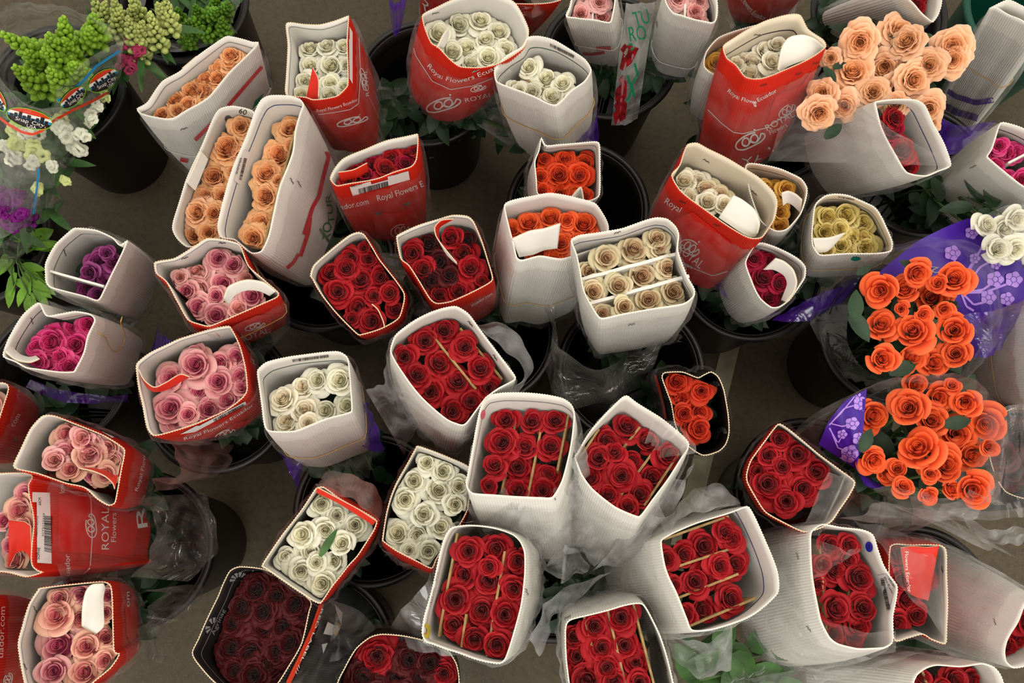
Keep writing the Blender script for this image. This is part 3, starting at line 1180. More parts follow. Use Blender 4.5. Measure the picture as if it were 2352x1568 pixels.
# --- red and white boxes of white roses (upper)
b = B('white roses in a red box with a curled red flap, beside the apricot box',
      '12: 220,165 250,145 350,160 450,165 540,140 630,103 642,112 634,300 640,540 630,585 570,642 480,660 400,665 350,650 225,635 222,500 235,300',
      .78, 'red', .34, '12: 680,800', .9, key='C', lines=(.05, 'print_grey'))
b.roses('12: 370,260,66 490,285,64 600,290,62 370,410,70 515,420,88 625,410,50 345,530,66 520,550,68 605,575,48 320,620,66 510,635,76', 'white', 'classic', .045)
b.ribbon('12: 403,450 440,530 440,640', '12: 360,650 390,665 440,668', -.004, .03, RO, WI)
b.line('12: 705,215 718,480 705,690 650,728 560,745 440,762', 1.6, 'white_string')
b.crown('12: 665,805', 36, 12, -12, 2.6).crown('12: 735,530', 26, 9, 80, 2).text('ROYAL', '12: 775,640 760,460', 8)
b.text('Royal Flowers Ecuador', '12: 430,745 560,720 700,670', 7)
b.sticker('12: 640,170 664,215 664,560 642,520').done()

b = B('large white roses in a flaring red box with crown emblem, beyond the white barcode box',
      '12: 1130,105 1160,75 1230,45 1330,0 1420,-28 1600,-45 1740,10 1800,90 1842,190 1835,270 1800,330 1640,425 1520,455 1390,448 1320,400 1240,320 1190,290 1150,200',
      .80, 'red', .30, '12: 1310,610', .86, key='C', lines=None)
b.roses('12: 1250,215,85 1390,130,86 1530,95,76 1645,185,82 1430,290,104 1555,245,80 1690,310,76 1325,340,86 1570,375,80 1460,400,70 1190,270,48', 'white', 'classic', .05)
b.ribbon('12: 1310,180 1270,230 1228,318', '12: 1305,240 1275,315 1245,320', .0, .03, RO, WI)
b.line('12: 1055,235 1090,370 1200,540 1320,595 1470,570 1600,520', 1.6, 'white_string')
b.text('Royal Flowers Ecuador', '12: 1165,440 1250,520 1380,548 1560,490 1690,420', 10)
b.crown('12: 1275,695', 40, 20, -14, 3).patch('12: 1400,590 1600,520 1600,680 1500,720 1400,700', 'patch_red').crown('12: 1505,585', 18, 9, -12, 2).text('ROYAL', '12: 1420,680 1600,640', 10)
b.sticker('12: 1480,455 1680,370 1690,395 1460,485', 'o', 'print_grey').staple('12: 1220,85', -15, 'i').done()

b = B('white roses in a white barcode box with green line inside, purple sleeve at foot',
      '13: 42,480 55,440 130,370 225,310 268,245 340,240 450,270 560,330 650,395 692,468 650,540 565,600 452,705 300,640 150,588 60,545',
      .79, 'white', .34, '13: 440,930', .9, key='C', lines=(.13, 'print_darkgreen'))
b.roses('13: 265,440,68 390,490,74 500,550,64 180,555,54 295,600,64 430,630,74 215,610,46', 'white', 'classic', .05)
b.divider('13: 215,505', '13: 390,605', .05, .06, 'tan_card')
b.barcode('13: 418,285 580,365 576,385 418,305').band(.42, 'rubber', .0012, .03)
b.sheet('13: 440,935 590,860 740,700', .56, '13: 560,975 660,960 748,920', .5, 'purple_film').done()

# --- white boxes at the top
b = B('pale pink roses in a white box with red marks, first beyond the barcode box',
      '13: 522,112 545,40 570,-50 650,-80 840,-70 852,0 838,90 815,150 700,135 600,122', .78, 'white', .36, '13: 780,360', .85, key='D', lines=(.06, 'print_grey'))
b.roses('13: 640,10,56 755,15,56 625,85,58 765,90,58 640,-50,50 750,-45,50', 'pale_pink', 'garden', .035)
b.divider('13: 705,-60', '13: 700,140', .03, .06, 'white_card_inside')
b.line('13: 580,350 690,362 780,348', 6, 'print_red').line('13: 725,322 822,320', 8, 'print_red').band(.5, 'white_string', .0008).done()
b = B('pale pink roses in a white box with zigzag red line and printed rose sleeve',
      '13: 1235,88 1190,20 1180,-60 1300,-110 1480,-90 1530,0 1532,110 1490,156 1300,108', .80, 'white', .38, '13: 1225,420', .86, key='D', lines=(.1, 'print_grey'))
b.roses('13: 1255,40,56 1390,60,58 1400,120,50 1340,0,44 1260,-40,50 1420,-20,50', 'pale_pink', 'garden', .04)
b.divider('13: 1320,-60', '13: 1315,110', .03, .06, 'white_card_inside')
b.line('13: 1055,380 1062,440 1110,480 1190,490', 6, 'print_red').line('13: 1265,505 1370,525', 7, 'print_red').staple('13: 1130,160', 80)
b.band(.75, 'white_string', .0012).done()
b.sheet('13: 925,20 1010,0 1120,10', .74, '13: 820,830 900,815 1000,790', .46, 'milky_film', 'printed_sleeve', .002, .012, keep=True)
b.marks = {}
b.text('TU', '13: 985,175 1085,150', 34, 'print_green').text('RO', '13: 950,275 1060,260', 34, 'print_green')
for q in ('13: 885,330 915,290 960,340 1010,320 960,420 900,470 860,440', '13: 850,560 900,500 930,560 925,640 880,720 850,660', '13: 830,730 880,640 930,690 920,790 850,830'):
    b.patch(q, 'rose_print_red', part='rose_print')
b.patch('13: 930,300 960,285 985,310 955,345', 'print_green', part='rose_print').line('13: 980,420 1000,500 960,560 975,640', 5, 'print_green', part='rose_print').line('13: 935,500 960,600 930,680', 4, 'print_green', part='rose_print').done()

b = B('red rose box standing highest at the upper edge, only its lettered front in view', 'n: 1668,-90 1690,-130 1860,-130 1880,-90 1850,-46 1760,-25 1690,-35', .74, 'red', .3, 'n: 1745,10', .86, key='F')
b.roses('n: 1720,-80,30 1780,-80,30 1830,-80,26', 'amber', 'classic', .05)
b.text('Flowers Ecuador', '13: 1690,0 1770,100 1850,135', 12).done()
b = B('white box with ivory roses peeping behind the tall red box', 'n: 1617,152 1622,118 1650,86 1700,66 1780,52 1830,80 1790,150 1700,182 1640,172', .735, 'cream', .3, 'n: 1660,230', .86, key='F')
b.roses('n: 1740,70,24 1690,110,26 1650,140,22 1790,80,24', 'amber', 'classic', .04).done()
b = B('ivory roses in a tall red box with a curled white flap and crown emblem',
      'n: 1661,104 1690,84 1735,58 1764,44 1808,34 1838,35 1857,65 1890,90 1897,108 1874,127 1833,148 1780,172 1745,181 1712,177 1688,150 1668,134',
      .82, 'redcream', .36, 'n: 1690,345', .92, key='F', lines=(.12, 'print_black'))
b.roses('n: 1690,132,22 1727,158,28 1734,128,30 1764,108,24 1782,104,20 1776,143,22 1706,110,22', 'cream', 'classic', .05)
b.ribbon('14: 215,465 240,320 290,248 380,230 460,255 532,322', '14: 225,480 290,440 380,405 440,390 490,370 532,345', .0, .035, WI, 'white_card')
b.patch('14: 200,640 380,560 440,470 300,880 170,1010 70,1020', 'patch_red').crown('14: 275,735', 22, 15, -35, 2).text('ROYAL', '14: 145,870 330,770', 14).text('Flowers', '14: 165,895 280,840', 10)
b.text('Royal Flowers Ecuador', '13: 1600,610 1680,665 1790,690 | 14: 60,690 210,610', 9)
b.crown('13: 1750,935', 36, 22, -22, 3.4).text('YALI', '13: 1700,1100 1858,1060 | 14: 190,1000', 16)
b.staple('14: 120,565', -20).staple('14: 355,490', -20).staple('14: 470,420', -20).staple('13: 1800,230', 0, 'i').line('13: 1470,730 1560,820 1640,880 1700,890 1858,850 | 14: 150,840 380,700', 2, 'white_string').done()

b = B('red roses in a big tilted white box behind the loose apricot roses', '14: 1085,-90 1070,-40 1090,0 1150,60 1210,125 1250,148 1290,100 1308,20 1312,-80 1240,-140', .76, 'white', .34, '14: 650,160', 1.25, plane=.9, key='V')
b.roses('14: 1150,50,70 1180,-20,60', 'red', 'classic', .05).staple('14: 875,135', 20).done()
b = B('rolled white wrap with two purple stripes, sleeve pulled over its top', '14: 1630,52 1670,55 1780,110 1858,150 1950,220 2010,160 1900,60 1750,0', .76, 'white', .50, '14: 1400,800', .95, plane=.9, key='W', stems=False)
b.line('14: 1290,560 1400,640 1540,685 1690,660', 12, 'purple_print').line('14: 1240,650 1400,745 1560,790 1690,770', 15, 'purple_print')
b.roses('14: 1800,90,60 1880,130,60', 'white', 'classic', .06).band(.45, 'rubber', .001).done()
b.sheet('14: 1190,600 1400,790 1680,800', .55, '14: 1280,850 1350,1000 1500,980', .48, 'purple_film')

b = B('red roses in a white box tilted on its side, blue line inside, clear film',
      '14: 862,690 890,672 1000,658 1130,664 1200,705 1262,830 1330,970 1376,1100 1290,1142 1200,1176 1080,1152 1000,1040 950,950 900,830', .80, 'white', .34, '14: 590,1090', 1.0, plane=.85, key='T', lines=(.14, 'print_blue'))
b.roses('14: 975,850,90 1050,990,86 1115,1100,76 1010,920,66 1000,790,60', 'red', 'classic', .05, cols=['crimson', 'red', 'red'])
b.staple('14: 1015,700', 0, 'i').done()
b.sheet('14: 560,440 350,700 160,1080', (.70, .62), '14: 1000,900 1180,1000 1380,1105', .83, 'clear_film', bow=.03)
b = B('hot pink roses in a white corrugated box by the frame edge, one partition across it',
      '14: 1690,840 1725,812 1858,858 2000,950 2060,1150 1980,1300 1858,1245 1740,1162 1650,1080 1612,1042 1640,990', .79, 'white', .34, '14: 1420,1330', 1.05, plane=.85, key='T', lines=(.12, 'print_black'))
b.roses('14: 1750,1000,64 1690,1085,62 1765,1150,56 1840,1195,56 1690,970,46 1830,1000,60', 'hot_pink', 'classic', .035)
b.divider('14: 1755,1085', '14: 1900,1010', .02, .06, WI).staple('14: 1520,1110', -30).done()

# --- red boxes of red roses
b = B('red roses in a red box with a white barcode sticker on its lettered front',
      '12: 515,1190 540,1130 600,1062 700,1010 900,935 1085,892 1104,900 1106,960 1095,1060 1060,1110 950,1150 840,1190 640,1230 560,1240', .74, 'red', .36, '12: 950,1500', .95, key='K')
b.roses('12: 650,1085,74 790,1060,72 905,1010,72 1020,965,72 1020,1070,58 890,1110,72 1070,950,44 755,1160,56 640,1195,54', 'crimson', 'classic', .03, cols=['red', 'crimson', 'red'])
b.ribbon('12: 570,1148 670,1132 765,1085', '12: 590,1205 700,1182 775,1145', -.004, .03, RO, WI)
b.sticker('12: 640,1225 1035,1118 1048,1195 668,1303').barcode('12: 705,1255 900,1203 905,1240 712,1290', 'o', bars=30).text('FREEDOM', '12: 660,1245 745,1220', 5, 'print_black', off=.002).text('60CM', '12: 935,1165 990,1150', 5, 'print_black', off=.002)
b.text('PROVI.ROY3', '12: 780,1200 885,1172', 3, 'print_black', off=.002)
b.text('Royal Flowers E', '12: 835,1338 980,1300 1140,1240', 14).text('uador.com', '12: 572,1402 775,1355', 13)
b.patch('12: 795,1415 960,1420 1065,1372 1120,1500 1160,1640 900,1680 830,1600', 'patch_red').crown('12: 985,1535', 22, 20, -8, 2).text('ROY', '22: 905,225 1060,215', 15)
b.done()
b = B('bright red roses in a red box beside the apricot boxes, slim red tab folded in',
      '22: 385,385 410,312 520,212 640,120 700,96 745,110 800,195 850,280 960,420 1012,500 1012,565 985,660 940,700 850,745 740,778 695,775 560,640 470,530 425,460 400,410', .78, 'red', .33, '22: 800,545', .92, key='K', lines=(.04, 'print_grey'))
b.roses('22: 505,340,88 640,262,80 770,262,64 625,325,76 715,400,88 862,380,78 570,490,88 690,590,98 800,520,60 908,500,66 950,600,62 785,690,84 735,190,44 640,690,54', 'red', 'classic', .045)
b.ribbon('22: 795,575 835,610 868,680 880,725', '22: 845,590 860,640 880,700 878,735', -.003, .035, WI, RO)
b.text('n', '22: 800,170 820,165', 9).done()
b = B('deep red roses in a red box with a hooked red flap inside',
      '22: 958,135 975,108 1100,52 1220,12 1330,-20 1430,-12 1475,25 1530,150 1570,280 1602,390 1590,430 1480,490 1330,560 1232,575 1180,540 1100,410 1040,320 985,270', .78, 'red', .33, '22: 1370,500', .92, key='K', lines=(.04, 'print_grey'))
b.roses('22: 1170,150,78 1320,120,76 1062,240,82 1400,222,86 1240,290,76 1130,350,86 1320,378,64 1460,330,84 1190,430,74 1362,490,84 1250,510,86 1465,450,64 1430,130,56 1530,420,46', 'red', 'classic', .05, cols=['dark_red', 'red', 'red', 'red', 'dark_red', 'red', 'dark_red', 'red'])
b.ribbon('22: 1340,8 1260,15 1215,60 1225,125 1290,215 1362,300', '22: 1300,30 1250,60 1240,100 1250,165 1300,250 1365,310', -.004, .025, WI, RO)
b.line('22: 1490,692 1545,672 1632,612', 1.6, 'white_string').text('ecuador.com', '22: 1460,590 1600,510', 7).done()

# --- orange boxes and the beige box
b = B('vermilion roses in the smaller white box, standing in the half empty bucket',
      '13: 340,1000 358,915 390,968 480,962 600,950 715,943 746,960 752,1050 752,1250 738,1315 640,1345 440,1300 335,1295 322,1200 312,1080', .74, 'white', .30, '13: 440,1300', .9, key='E', lines=(.1, 'print_black'))
b.roses('13: 385,1045,60 520,1040,72 650,1070,70 348,1180,56 475,1160,92 610,1165,78 370,1265,60 492,1280,66 650,1285,64', 'vermilion', 'classic', .04)
b.ribbon('13: 560,1310 622,1245 642,1345', '13: 575,1330 615,1320 640,1350', -.004, .03, WI, 'white_card').staple('13: 370,965', 30, 'i').done()
b = B('orange roses in a white box with a broad white flap folded across it',
      'n: 1158,474 1170,462 1223,449 1265,442 1327,455 1368,466 1389,496 1398,522 1390,560 1340,580 1290,596 1240,588 1200,598 1186,592 1178,560 1168,520', .79, 'white', .33, 'n: 1225,680', .95, key='P', plane=.75)
b.roses('n: 1178,521,24 1213,506,28 1261,496,29 1301,508,22 1351,503,36 1292,556,26 1239,574,30 1275,582,22 1330,550,26 1225,535,22', 'orange', 'classic', .04)
b.ribbon('n: 1175,548 1215,530 1250,524 1287,512', 'n: 1192,590 1225,584 1250,574 1280,570', -.006, .035, 'white_card', 'white_card')
b.band(.62, 'rubber', .0009).done()
b = B('beige roses in a tall white box with white partitions, crumpled clear sleeve below',
      '23: 555,152 580,128 620,112 760,92 900,70 1060,12 1130,-5 1200,5 1255,55 1276,110 1270,220 1330,380 1380,470 1375,525 1300,580 1080,612 900,645 765,675 720,640 640,490 612,350 590,250', .87, 'white', .33, '23: 915,640', .96, key='G', lines=(.12, 'print_blue'))
b.roses('23: 655,345,78 800,268,88 990,200,104 1130,125,80 1160,200,70 715,495,88 875,450,84 1045,370,114 1225,325,80 770,630,78 912,600,74 1075,540,98 1265,475,94', 'beige', 'classic', .045)
b.divider('23: 630,408', '23: 1255,240', .035, .07, WI, .006).divider('23: 655,578', '23: 1345,385', .035, .07, WI, .006)
b.staple('23: 865,95', -20, 'i').staple('23: 960,708', -15).line('23: 595,255 750,210 880,172 1050,105', 1.5, 'print_blue', 'i').done()
b.sheet('23: 400,480 560,830 850,920 1200,760', .60, '23: 400,800 560,1180 820,1190 1080,900', .5, 'crinkle_film', wave=.012, bow=.03, n=60, rows=30)
b.sheet('23: 1200,640 1280,700 1310,800', .6, '23: 1000,820 1150,850 1290,830', .52, 'crinkle_film', wave=.008)
b = B('ivory roses in a wide red box with a tongue shaped white flap and crown emblem',
      'n: 1542,402 1560,380 1570,350 1580,330 1602,327 1630,343 1685,371 1740,404 1777,442 1786,466 1781,500 1768,522 1750,546 1728,549 1705,540 1637,496 1590,462 1560,435', .79, 'redcream', .35, 'n: 1575,575', .96, key='U')
b.roses('n: 1573,408,30 1623,427,32 1588,444,24 1626,462,27 1657,444,24 1661,470,22 1605,405,24', 'cream', 'classic', .055, cols=['cream', 'beige', 'cream'])
b.ribbon('13: 1640,1300 1700,1330 1780,1395 1815,1480 1800,1550', '13: 1540,1450 1600,1490 1690,1550 1750,1580 1785,1575', -.002, .03, 'white_card', WI)
b.patch('23: 1235,10 1370,-40 1620,160 1580,330 1500,380 1440,370 1260,230', 'patch_red').crown('23: 1350,195', 24, 24, 30, 2.4).text('ROYAL', '23: 1265,215 1415,340', 20).text('Flowers', '23: 1270,290 1360,340', 10)
b.text('Royal', '13: 1180,1350 1280,1415', 14).staple('13: 1300,1345', 20).staple('13: 1530,1500', 20).staple('13: 1460,1070', 30, 'i').staple('13: 1780,1285', 40, 'i')
b.line('23: 1290,300 1400,345 1450,365 1500,385 1600,355', 1.8, 'white_string').done()
b = B('amber roses in a cream lined white box peeping from behind the red one',
      'n: 1712,384 1722,374 1746,376 1798,389 1839,408 1854,432 1851,460 1839,492 1808,527 1780,530 1745,505 1722,440', .745, 'cream', .32, 'n: 1735,520', .92, key='U', lines=(.12, 'print_darkgreen'))
b.roses('n: 1780,428,24 1806,436,20 1795,485,22 1792,515,22 1775,465,22 1760,430,20', 'amber', 'classic', .045)
b.ribbon('14: 240,1285 285,1272 335,1292 378,1330', '14: 250,1370 280,1350 320,1370 370,1420', .0, .03, WI, 'white_card').done()
b = B('pale yellow roses in a white box with a teal dot on its front',
      'n: 1869,484 1876,464 1895,449 1919,445 1953,449 2004,472 2022,493 2043,534 2051,558 2046,577 2015,583 1953,583 1891,587 1877,581 1866,562 1864,534', .77, 'cream', .32, 'n: 1905,585', .96, key='U', lines=(.14, 'print_darkgreen'))
b.roses('n: 1879,503,22 1905,496,26 1946,493,30 1994,500,27 1897,534,24 1930,528,22 1960,534,28 1988,538,24 1993,567,25 1946,574,24 1901,579,20 1932,560,20', 'yellow', 'classic', .04)
b.ribbon('24: 450,135 560,130 665,98', '24: 470,232 540,225 580,195', -.004, .025, 'white_card', WI)
b.dot('24: 735,272', 11, 4.5, 0, 'dot_teal', 'o', 'dot_print').barcode('14: 620,1295 810,1328 806,1346 620,1312')
b.line('24: 340,500 480,445 640,455 800,380', 8, 'purple_print').line('24: 320,540 480,500 620,490', 7, 'purple_print').band(.45, 'rubber', .0009).done()
b.sheet('24: 300,590 480,470 800,360', .52, '24: 180,690 420,640 640,560', .48, 'purple_film', wave=.003)
b = B('crimson roses in a small white box with a looped flap, purple sleeve at its foot',
      '24: 0,300 55,190 110,165 200,190 290,235 370,285 405,330 400,395 360,460 300,545 230,595 170,600 100,540 45,440', .735, 'white', .30, '24: -20,520', .95, key='U', lines=(.1, 'print_black'))
b.roses('24: 60,260,64 160,280,58 30,345,46 130,390,80 235,440,60 180,530,64 90,310,44', 'crimson', 'classic', .04)
b.ribbon('24: 200,268 260,290 320,345 345,430 320,510 270,560', '24: 120,345 190,345 260,385 280,440 260,500 240,550', -.003, .03, WI, 'white_card').done()
b.sheet('24: -250,400 -130,560 60,690', .5, '24: 0,520 150,640 260,620', .5, 'purple_film', wave=.003)
# --- left side: magenta, purple, pink and blush boxes
b = B('purple roses in a white box divided by a white partition',
      '21: 300,375 305,300 370,172 480,76 520,68 640,80 750,130 800,180 850,150 835,195 770,330 700,480 652,552 560,525 430,492 330,462 302,425', .78, 'white', .33, '21: 850,470', .98, plane=.85, key='R', lines=(.16, 'print_darkgreen'))
b.roses('21: 640,272,84 755,285,70 595,370,60 690,400,70 560,490,66 650,510,56 700,230,46', 'purple', 'classic', .06)
b.divider('21: 315,350', '21: 690,455', .015, .07, WI).dot('21: 585,550', 11, 5, 15, 'dot_grey', 'i').staple('21: 430,230', 70, 'i').done()
b.sheet('21: 1050,700 1120,760 1230,820', .5, '21: 1010,890 1080,900 1200,830', .47, 'purple_film', wave=.002)
b = B('magenta roses in a white box with a loose rubber band on its side',
      '21: 20,925 30,860 60,790 150,650 220,582 262,566 312,650 400,640 500,622 600,640 635,685 590,790 560,900 512,1000 490,1030 400,1032 250,1012 170,1000 100,960', .79, 'white', .33, '21: 720,930', .98, plane=.85, key='R', lines=(.14, 'print_black'))
b.roses('21: 350,715,60 465,702,64 575,695,62 330,830,92 490,840,90 300,975,74 460,990,68 235,850,54 385,930,54 230,985,50', 'hot_pink', 'classic', .05)
b.ribbon('21: 25,880 40,900 110,950 200,965 265,940', '21: 60,800 90,870 140,915 200,930 240,920', .0, .03, WI, 'white_card')
b.dot('21: 328,1043', 13, 5, 5, 'dot_grey', 'i').staple('21: 210,685', 70, 'i').done()
pts = [b.so.hit(p, .004) or at(p, .75) for p in PP('21: 572,640 580,700 640,755 690,795 725,870 760,890 795,860 822,790 805,700 815,660')]
v, f = tube(crom(pts, 60, False), .0011, 5)
link('rubber_band', mesh('rubber_band', v, f), b.root, ['rubber'])
b.sheet('21: 170,1130 400,1180 860,1220', .5, '21: 200,1080 500,1120 850,1180', .52, 'purple_film', wave=.002)
b = B('pink roses in a red box with a curled white flap, under the apricot boxes',
      '21: 1026,300 1060,285 1160,268 1240,225 1310,180 1380,136 1480,140 1580,165 1612,200 1660,320 1760,410 1856,495 1850,530 1780,565 1600,640 1500,685 1400,726 1335,715 1250,680 1180,560 1110,430 1040,370', .83, 'red', .32, '21: 1600,640', .9, key='M', lines=(.04, 'print_grey'))
b.roses('21: 1450,270,78 1300,340,90 1545,300,74 1150,440,56 1310,470,100 1470,430,86 1205,500,70 1630,390,70 1285,600,92 1440,640,92 1590,600,78 1680,525,86 1430,515,60 1200,400,46', 'pink', 'classic', .05, cols=['pink', 'pale_pink', 'pink'])
b.ribbon('21: 1490,540 1520,460 1590,425 1660,412 1760,430 1840,490', '21: 1520,580 1560,520 1610,490 1670,480 1740,490 1800,520', .0, .028, WI, 'white_card')
b.staple('21: 1230,265', -20, 'i').staple('21: 1480,165', 0, 'i').patch('21: 1500,740 1700,650 1800,640 1840,800 1700,830 1560,790', 'patch_red').crown('21: 1700,720', 24, 10, -14, 2.2).text('ROYAL', '21: 1600,830 1800,760', 13).band(.5, 'rubber', .0011, .05).done()
b = B('pink roses in a red box with a red strip folded across its corner',
      '21: 905,1000 920,960 1000,900 1100,850 1200,802 1400,742 1520,720 1546,740 1600,850 1640,1000 1652,1140 1620,1200 1500,1290 1300,1380 1100,1440 1020,1452 980,1400 950,1250 920,1130', .81, 'red', .31, '21: 1480,1210', .9, key='M', lines=(.05, 'print_grey'))
b.roses('21: 1115,1055,86 1300,980,106 1440,960,90 1590,900,76 1580,1040,80 1300,1150,110 1450,1090,90 1130,1270,104 1500,1200,86 1610,1115,64 1380,1270,94 1180,1385,96 1250,1310,60 1280,880,74 1050,1250,56', 'pink', 'classic', .05)
b.ribbon('21: 925,1010 960,1080 1030,1130 1110,1095 1200,1042 1265,1060', '21: 950,1080 990,1140 1040,1160 1110,1145 1190,1100 1260,1065', -.003, .02, RO, WI)
b.sticker('21: 1200,1440 1300,1425 1640,1240 1630,1215').barcode('21: 1420,1340 1620,1235 1632,1250 1430,1360', 'o', seed=3)
b.text('Royal Flowers Ecuador', '21: 1230,1480 1450,1400 1690,1250', 7).patch('21: 1330,1500 1560,1370 1720,1330 1740,1430 1600,1480 1450,1520', 'patch_red').crown('21: 1500,1435', 24, 10, -20, 2).text('ROYAL', '21: 1440,1540 1560,1480 1690,1400', 13).text('WWW', '21: 1610,790 1690,990', 5).done()
b = B('red box by the frame edge ending in com, its roses out of sight', 'n: -90,1040 -80,920 -30,882 8,878 20,892 0,960 -25,1010 -50,1045', .76, 'red', .33, 'n: 45,995', .95, key='R')
b.roses('n: -30,930,30 -40,980,30 -60,1010,26', 'blush', 'classic', .05).text('com', '21: 90,1395 135,1315', 12).done()
b = B('blush roses in a red box lying toward its white inside, red flap curled in',
      'n: 31,1068 45,1035 68,985 97,955 125,954 172,972 241,1000 284,1028 286,1045 280,1075 272,1125 265,1155 248,1161 222,1146 193,1120 150,1110 86,1088 40,1078', .80, 'red', .31, 'n: 258,1080', .92, key='L')
b.roses('n: 147,989,34 196,993,26 205,1024,28 245,1022,27 160,1027,26 126,1056,24 150,1040,26 206,1045,34 158,1076,22 250,1062,26 207,1090,22 240,1090,22', 'pink', 'classic', .045, cols=['blush', 'pale_pink', 'pink', 'blush'])
b.ribbon('31: 528,135 620,155 700,190 750,235 765,275', '31: 640,140 720,160 790,200 805,150 800,100', -.003, .03, WI, RO)
b.line('31: 1128,-60 1142,20 1135,110 1100,190 1060,250 950,330', 2, 'white_string').text('Royal Flowers', '31: 915,290 960,130 965,-20', 8)
b.sticker('21: 655,1415 720,1395 815,1445 745,1470').barcode('21: 690,1410 725,1400 800,1440 765,1455', 'o', seed=8)
b.patch('21: 590,1260 800,1290 900,1340 820,1420 700,1390 590,1360', 'patch_red').crown('21: 740,1310', 26, 12, 30, 2).text('Royal Flowers', '21: 780,1390 900,1450 980,1500', 6).done()
b.sheet('31: 1090,-60 1110,100 1020,300', .64, '31: 1560,-20 1440,110 1240,260', .45, 'pink_film', wave=.006, bow=.03, n=40, rows=20)
b = B('blush roses in a red box with white variety sticker and large lettering on its front',
      'n: -70,1100 0,1086 50,1085 72,1089 76,1098 68,1113 69,1140 78,1200 74,1290 85,1308 98,1314 60,1325 20,1315 -70,1300 -90,1200', .74, 'red', .36, 'n: 285,1212', .92, plane=.85, key='L')
b.roses('31: 165,300,76 120,420,92 60,590,76 45,760,70 30,660,60 150,520,60 10,480,60', 'blush', 'classic', .05, cols=['pink', 'blush'])
b.ribbon('31: 60,480 110,485 165,492 205,520', '31: 60,800 110,700 170,690 215,760', -.006, .03, RO, WI)
b.sticker('31: 212,765 212,296 330,300 342,775').barcode('31: 290,690 290,455 345,460 338,700', 'o', seed=2, bars=40).text('SOPHIE', '31: 258,745 262,665', 7, 'print_black', off=.002).text('01TS1T5333', '31: 285,590 292,440', 4, 'print_black', off=.002).text('PROVI ROY3', '31: 245,590 250,460', 4, 'print_black', off=.002).text('60CM', '31: 268,385 268,335', 6, 'print_black', off=.002)
b.patch('31: 390,320 560,308 700,390 895,435 920,520 880,735 640,705 385,693', 'patch_red').crown('31: 605,520', 27, 18, -92, 2.4).text('ROYAL', '31: 722,678 722,400', 17).text('Flowers', '31: 770,628 772,435', 12)
b.text('LR', '31: 1005,665 960,380', 24).text('lowers', '31: 430,300 415,180', 13).text('uador', '31: 465,850 460,710', 12).line('31: 575,280 605,350 612,600 600,800 540,855 300,880', 2, 'white_string').done()
b.sheet('31: 880,340 960,560 880,860', .60, '31: 1330,300 1380,600 1280,900', .43, 'crinkle_film', wave=.006, bow=.03, n=40, rows=20)
b = B('blush roses in a red box with a rounded white flap, standing over bare floor',
      'n: 41,1486 52,1435 65,1388 85,1356 96,1349 193,1338 238,1335 255,1345 260,1386 262,1490 275,1502 255,1534 214,1568 193,1592 110,1592 60,1580', .77, 'red', .32, 'n: 238,1445', .92, key='L', lines=(.05, 'print_grey'))
b.roses('31: 390,990,74 520,960,76 360,1110,94 520,1140,90 360,1320,114 560,1330,90 690,1270,80 350,1490,86 550,1490,100 690,1420,66 700,990,56 700,1100,56', 'blush', 'classic', .045, cols=['blush', 'pink', 'blush'])
b.ribbon('31: 545,1190 548,1060 570,960 610,912 690,906', '31: 640,1240 690,1190 690,1080 690,1000 705,930', -.004, .025, WI, 'white_card')
b.staple('31: 230,1075', 60, 'i').staple('31: 165,1460', 60, 'i').patch('31: 830,1050 1060,960 1140,1130 1080,1350 900,1370 840,1240', 'patch_red').crown('31: 960,1220', 26, 15, -80, 2).text('ROYAL', '31: 1005,1340 1015,1080', 15).text('Flowers', '31: 1055,1270 1050,1080', 9)
b.line('31: 560,855 760,845 890,850 935,900 965,1150 960,1330 900,1450 760,1560', 2, 'white_string').text('om', '31: 860,1060 860,960', 9).done()
b.sheet('31: 1000,930 1080,1130 930,1400', .62, '31: 1330,920 1290,1150 1060,1430', .43, 'crinkle_film', wave=.006, bow=.03, n=40, rows=20)
b = B('red box at the lower corner with lettering along its wall, film over its side', 'n: -110,1500 -100,1400 -60,1372 -20,1366 -5,1380 -8,1450 -15,1540 -40,1600 -100,1590', .72, 'red', .34, 'n: 60,1470', .95, key='L')
b.roses('n: -50,1420,30 -50,1480,30 -50,1540,30', 'blush', 'classic', .05).text('uador.com', '31: 15,1400 30,1060', 13).crown('31: 50,1545', 16, 14, -70, 2).done()

# --- middle: white boxes of red roses
b = B('red roses in the large white box with tan dividers, nearest the two red boxes',
      '22: 918,880 950,785 1020,725 1100,670 1190,625 1280,597 1360,590 1440,640 1520,745 1600,850 1690,970 1752,1055 1745,1085 1640,1140 1560,1200 1490,1290 1430,1370 1390,1385 1300,1350 1200,1270 1120,1195 1050,1110 950,960', .81, 'white', .34, '22: 1290,1235', .96, key='P', sleeve='milky_film')
b.roses('22: 1280,730,94 1155,810,86 1410,860,84 1010,925,80 1250,950,100 1100,1040,86 1520,990,90 1180,1150,100 1360,1070,100 1590,1130,84 1460,1220,80 1340,1280,92', 'red', 'classic', .05)
b.divider('22: 1205,790', '22: 1490,1140', .05).divider('22: 1385,735', '22: 1665,1075', .05).divider('22: 1010,850', '22: 1095,960', .06)
b.staple('22: 1455,705', 50, 'i').staple('22: 1620,930', 55, 'i').staple('22: 985,1175', 30).done()
b.sheet('22: 920,860 840,1000 765,1165', (.80, .72), '22: 1090,1110 1080,1300 1000,1568', (.6, .5), 'grey_film', wave=.006)
b.sheet('22: 1500,690 1680,760 1810,930 1790,1080 1760,1170', .74, '22: 1500,750 1640,900 1750,1040 1730,1100 1640,1160', .77, 'grey_film', wave=.004)
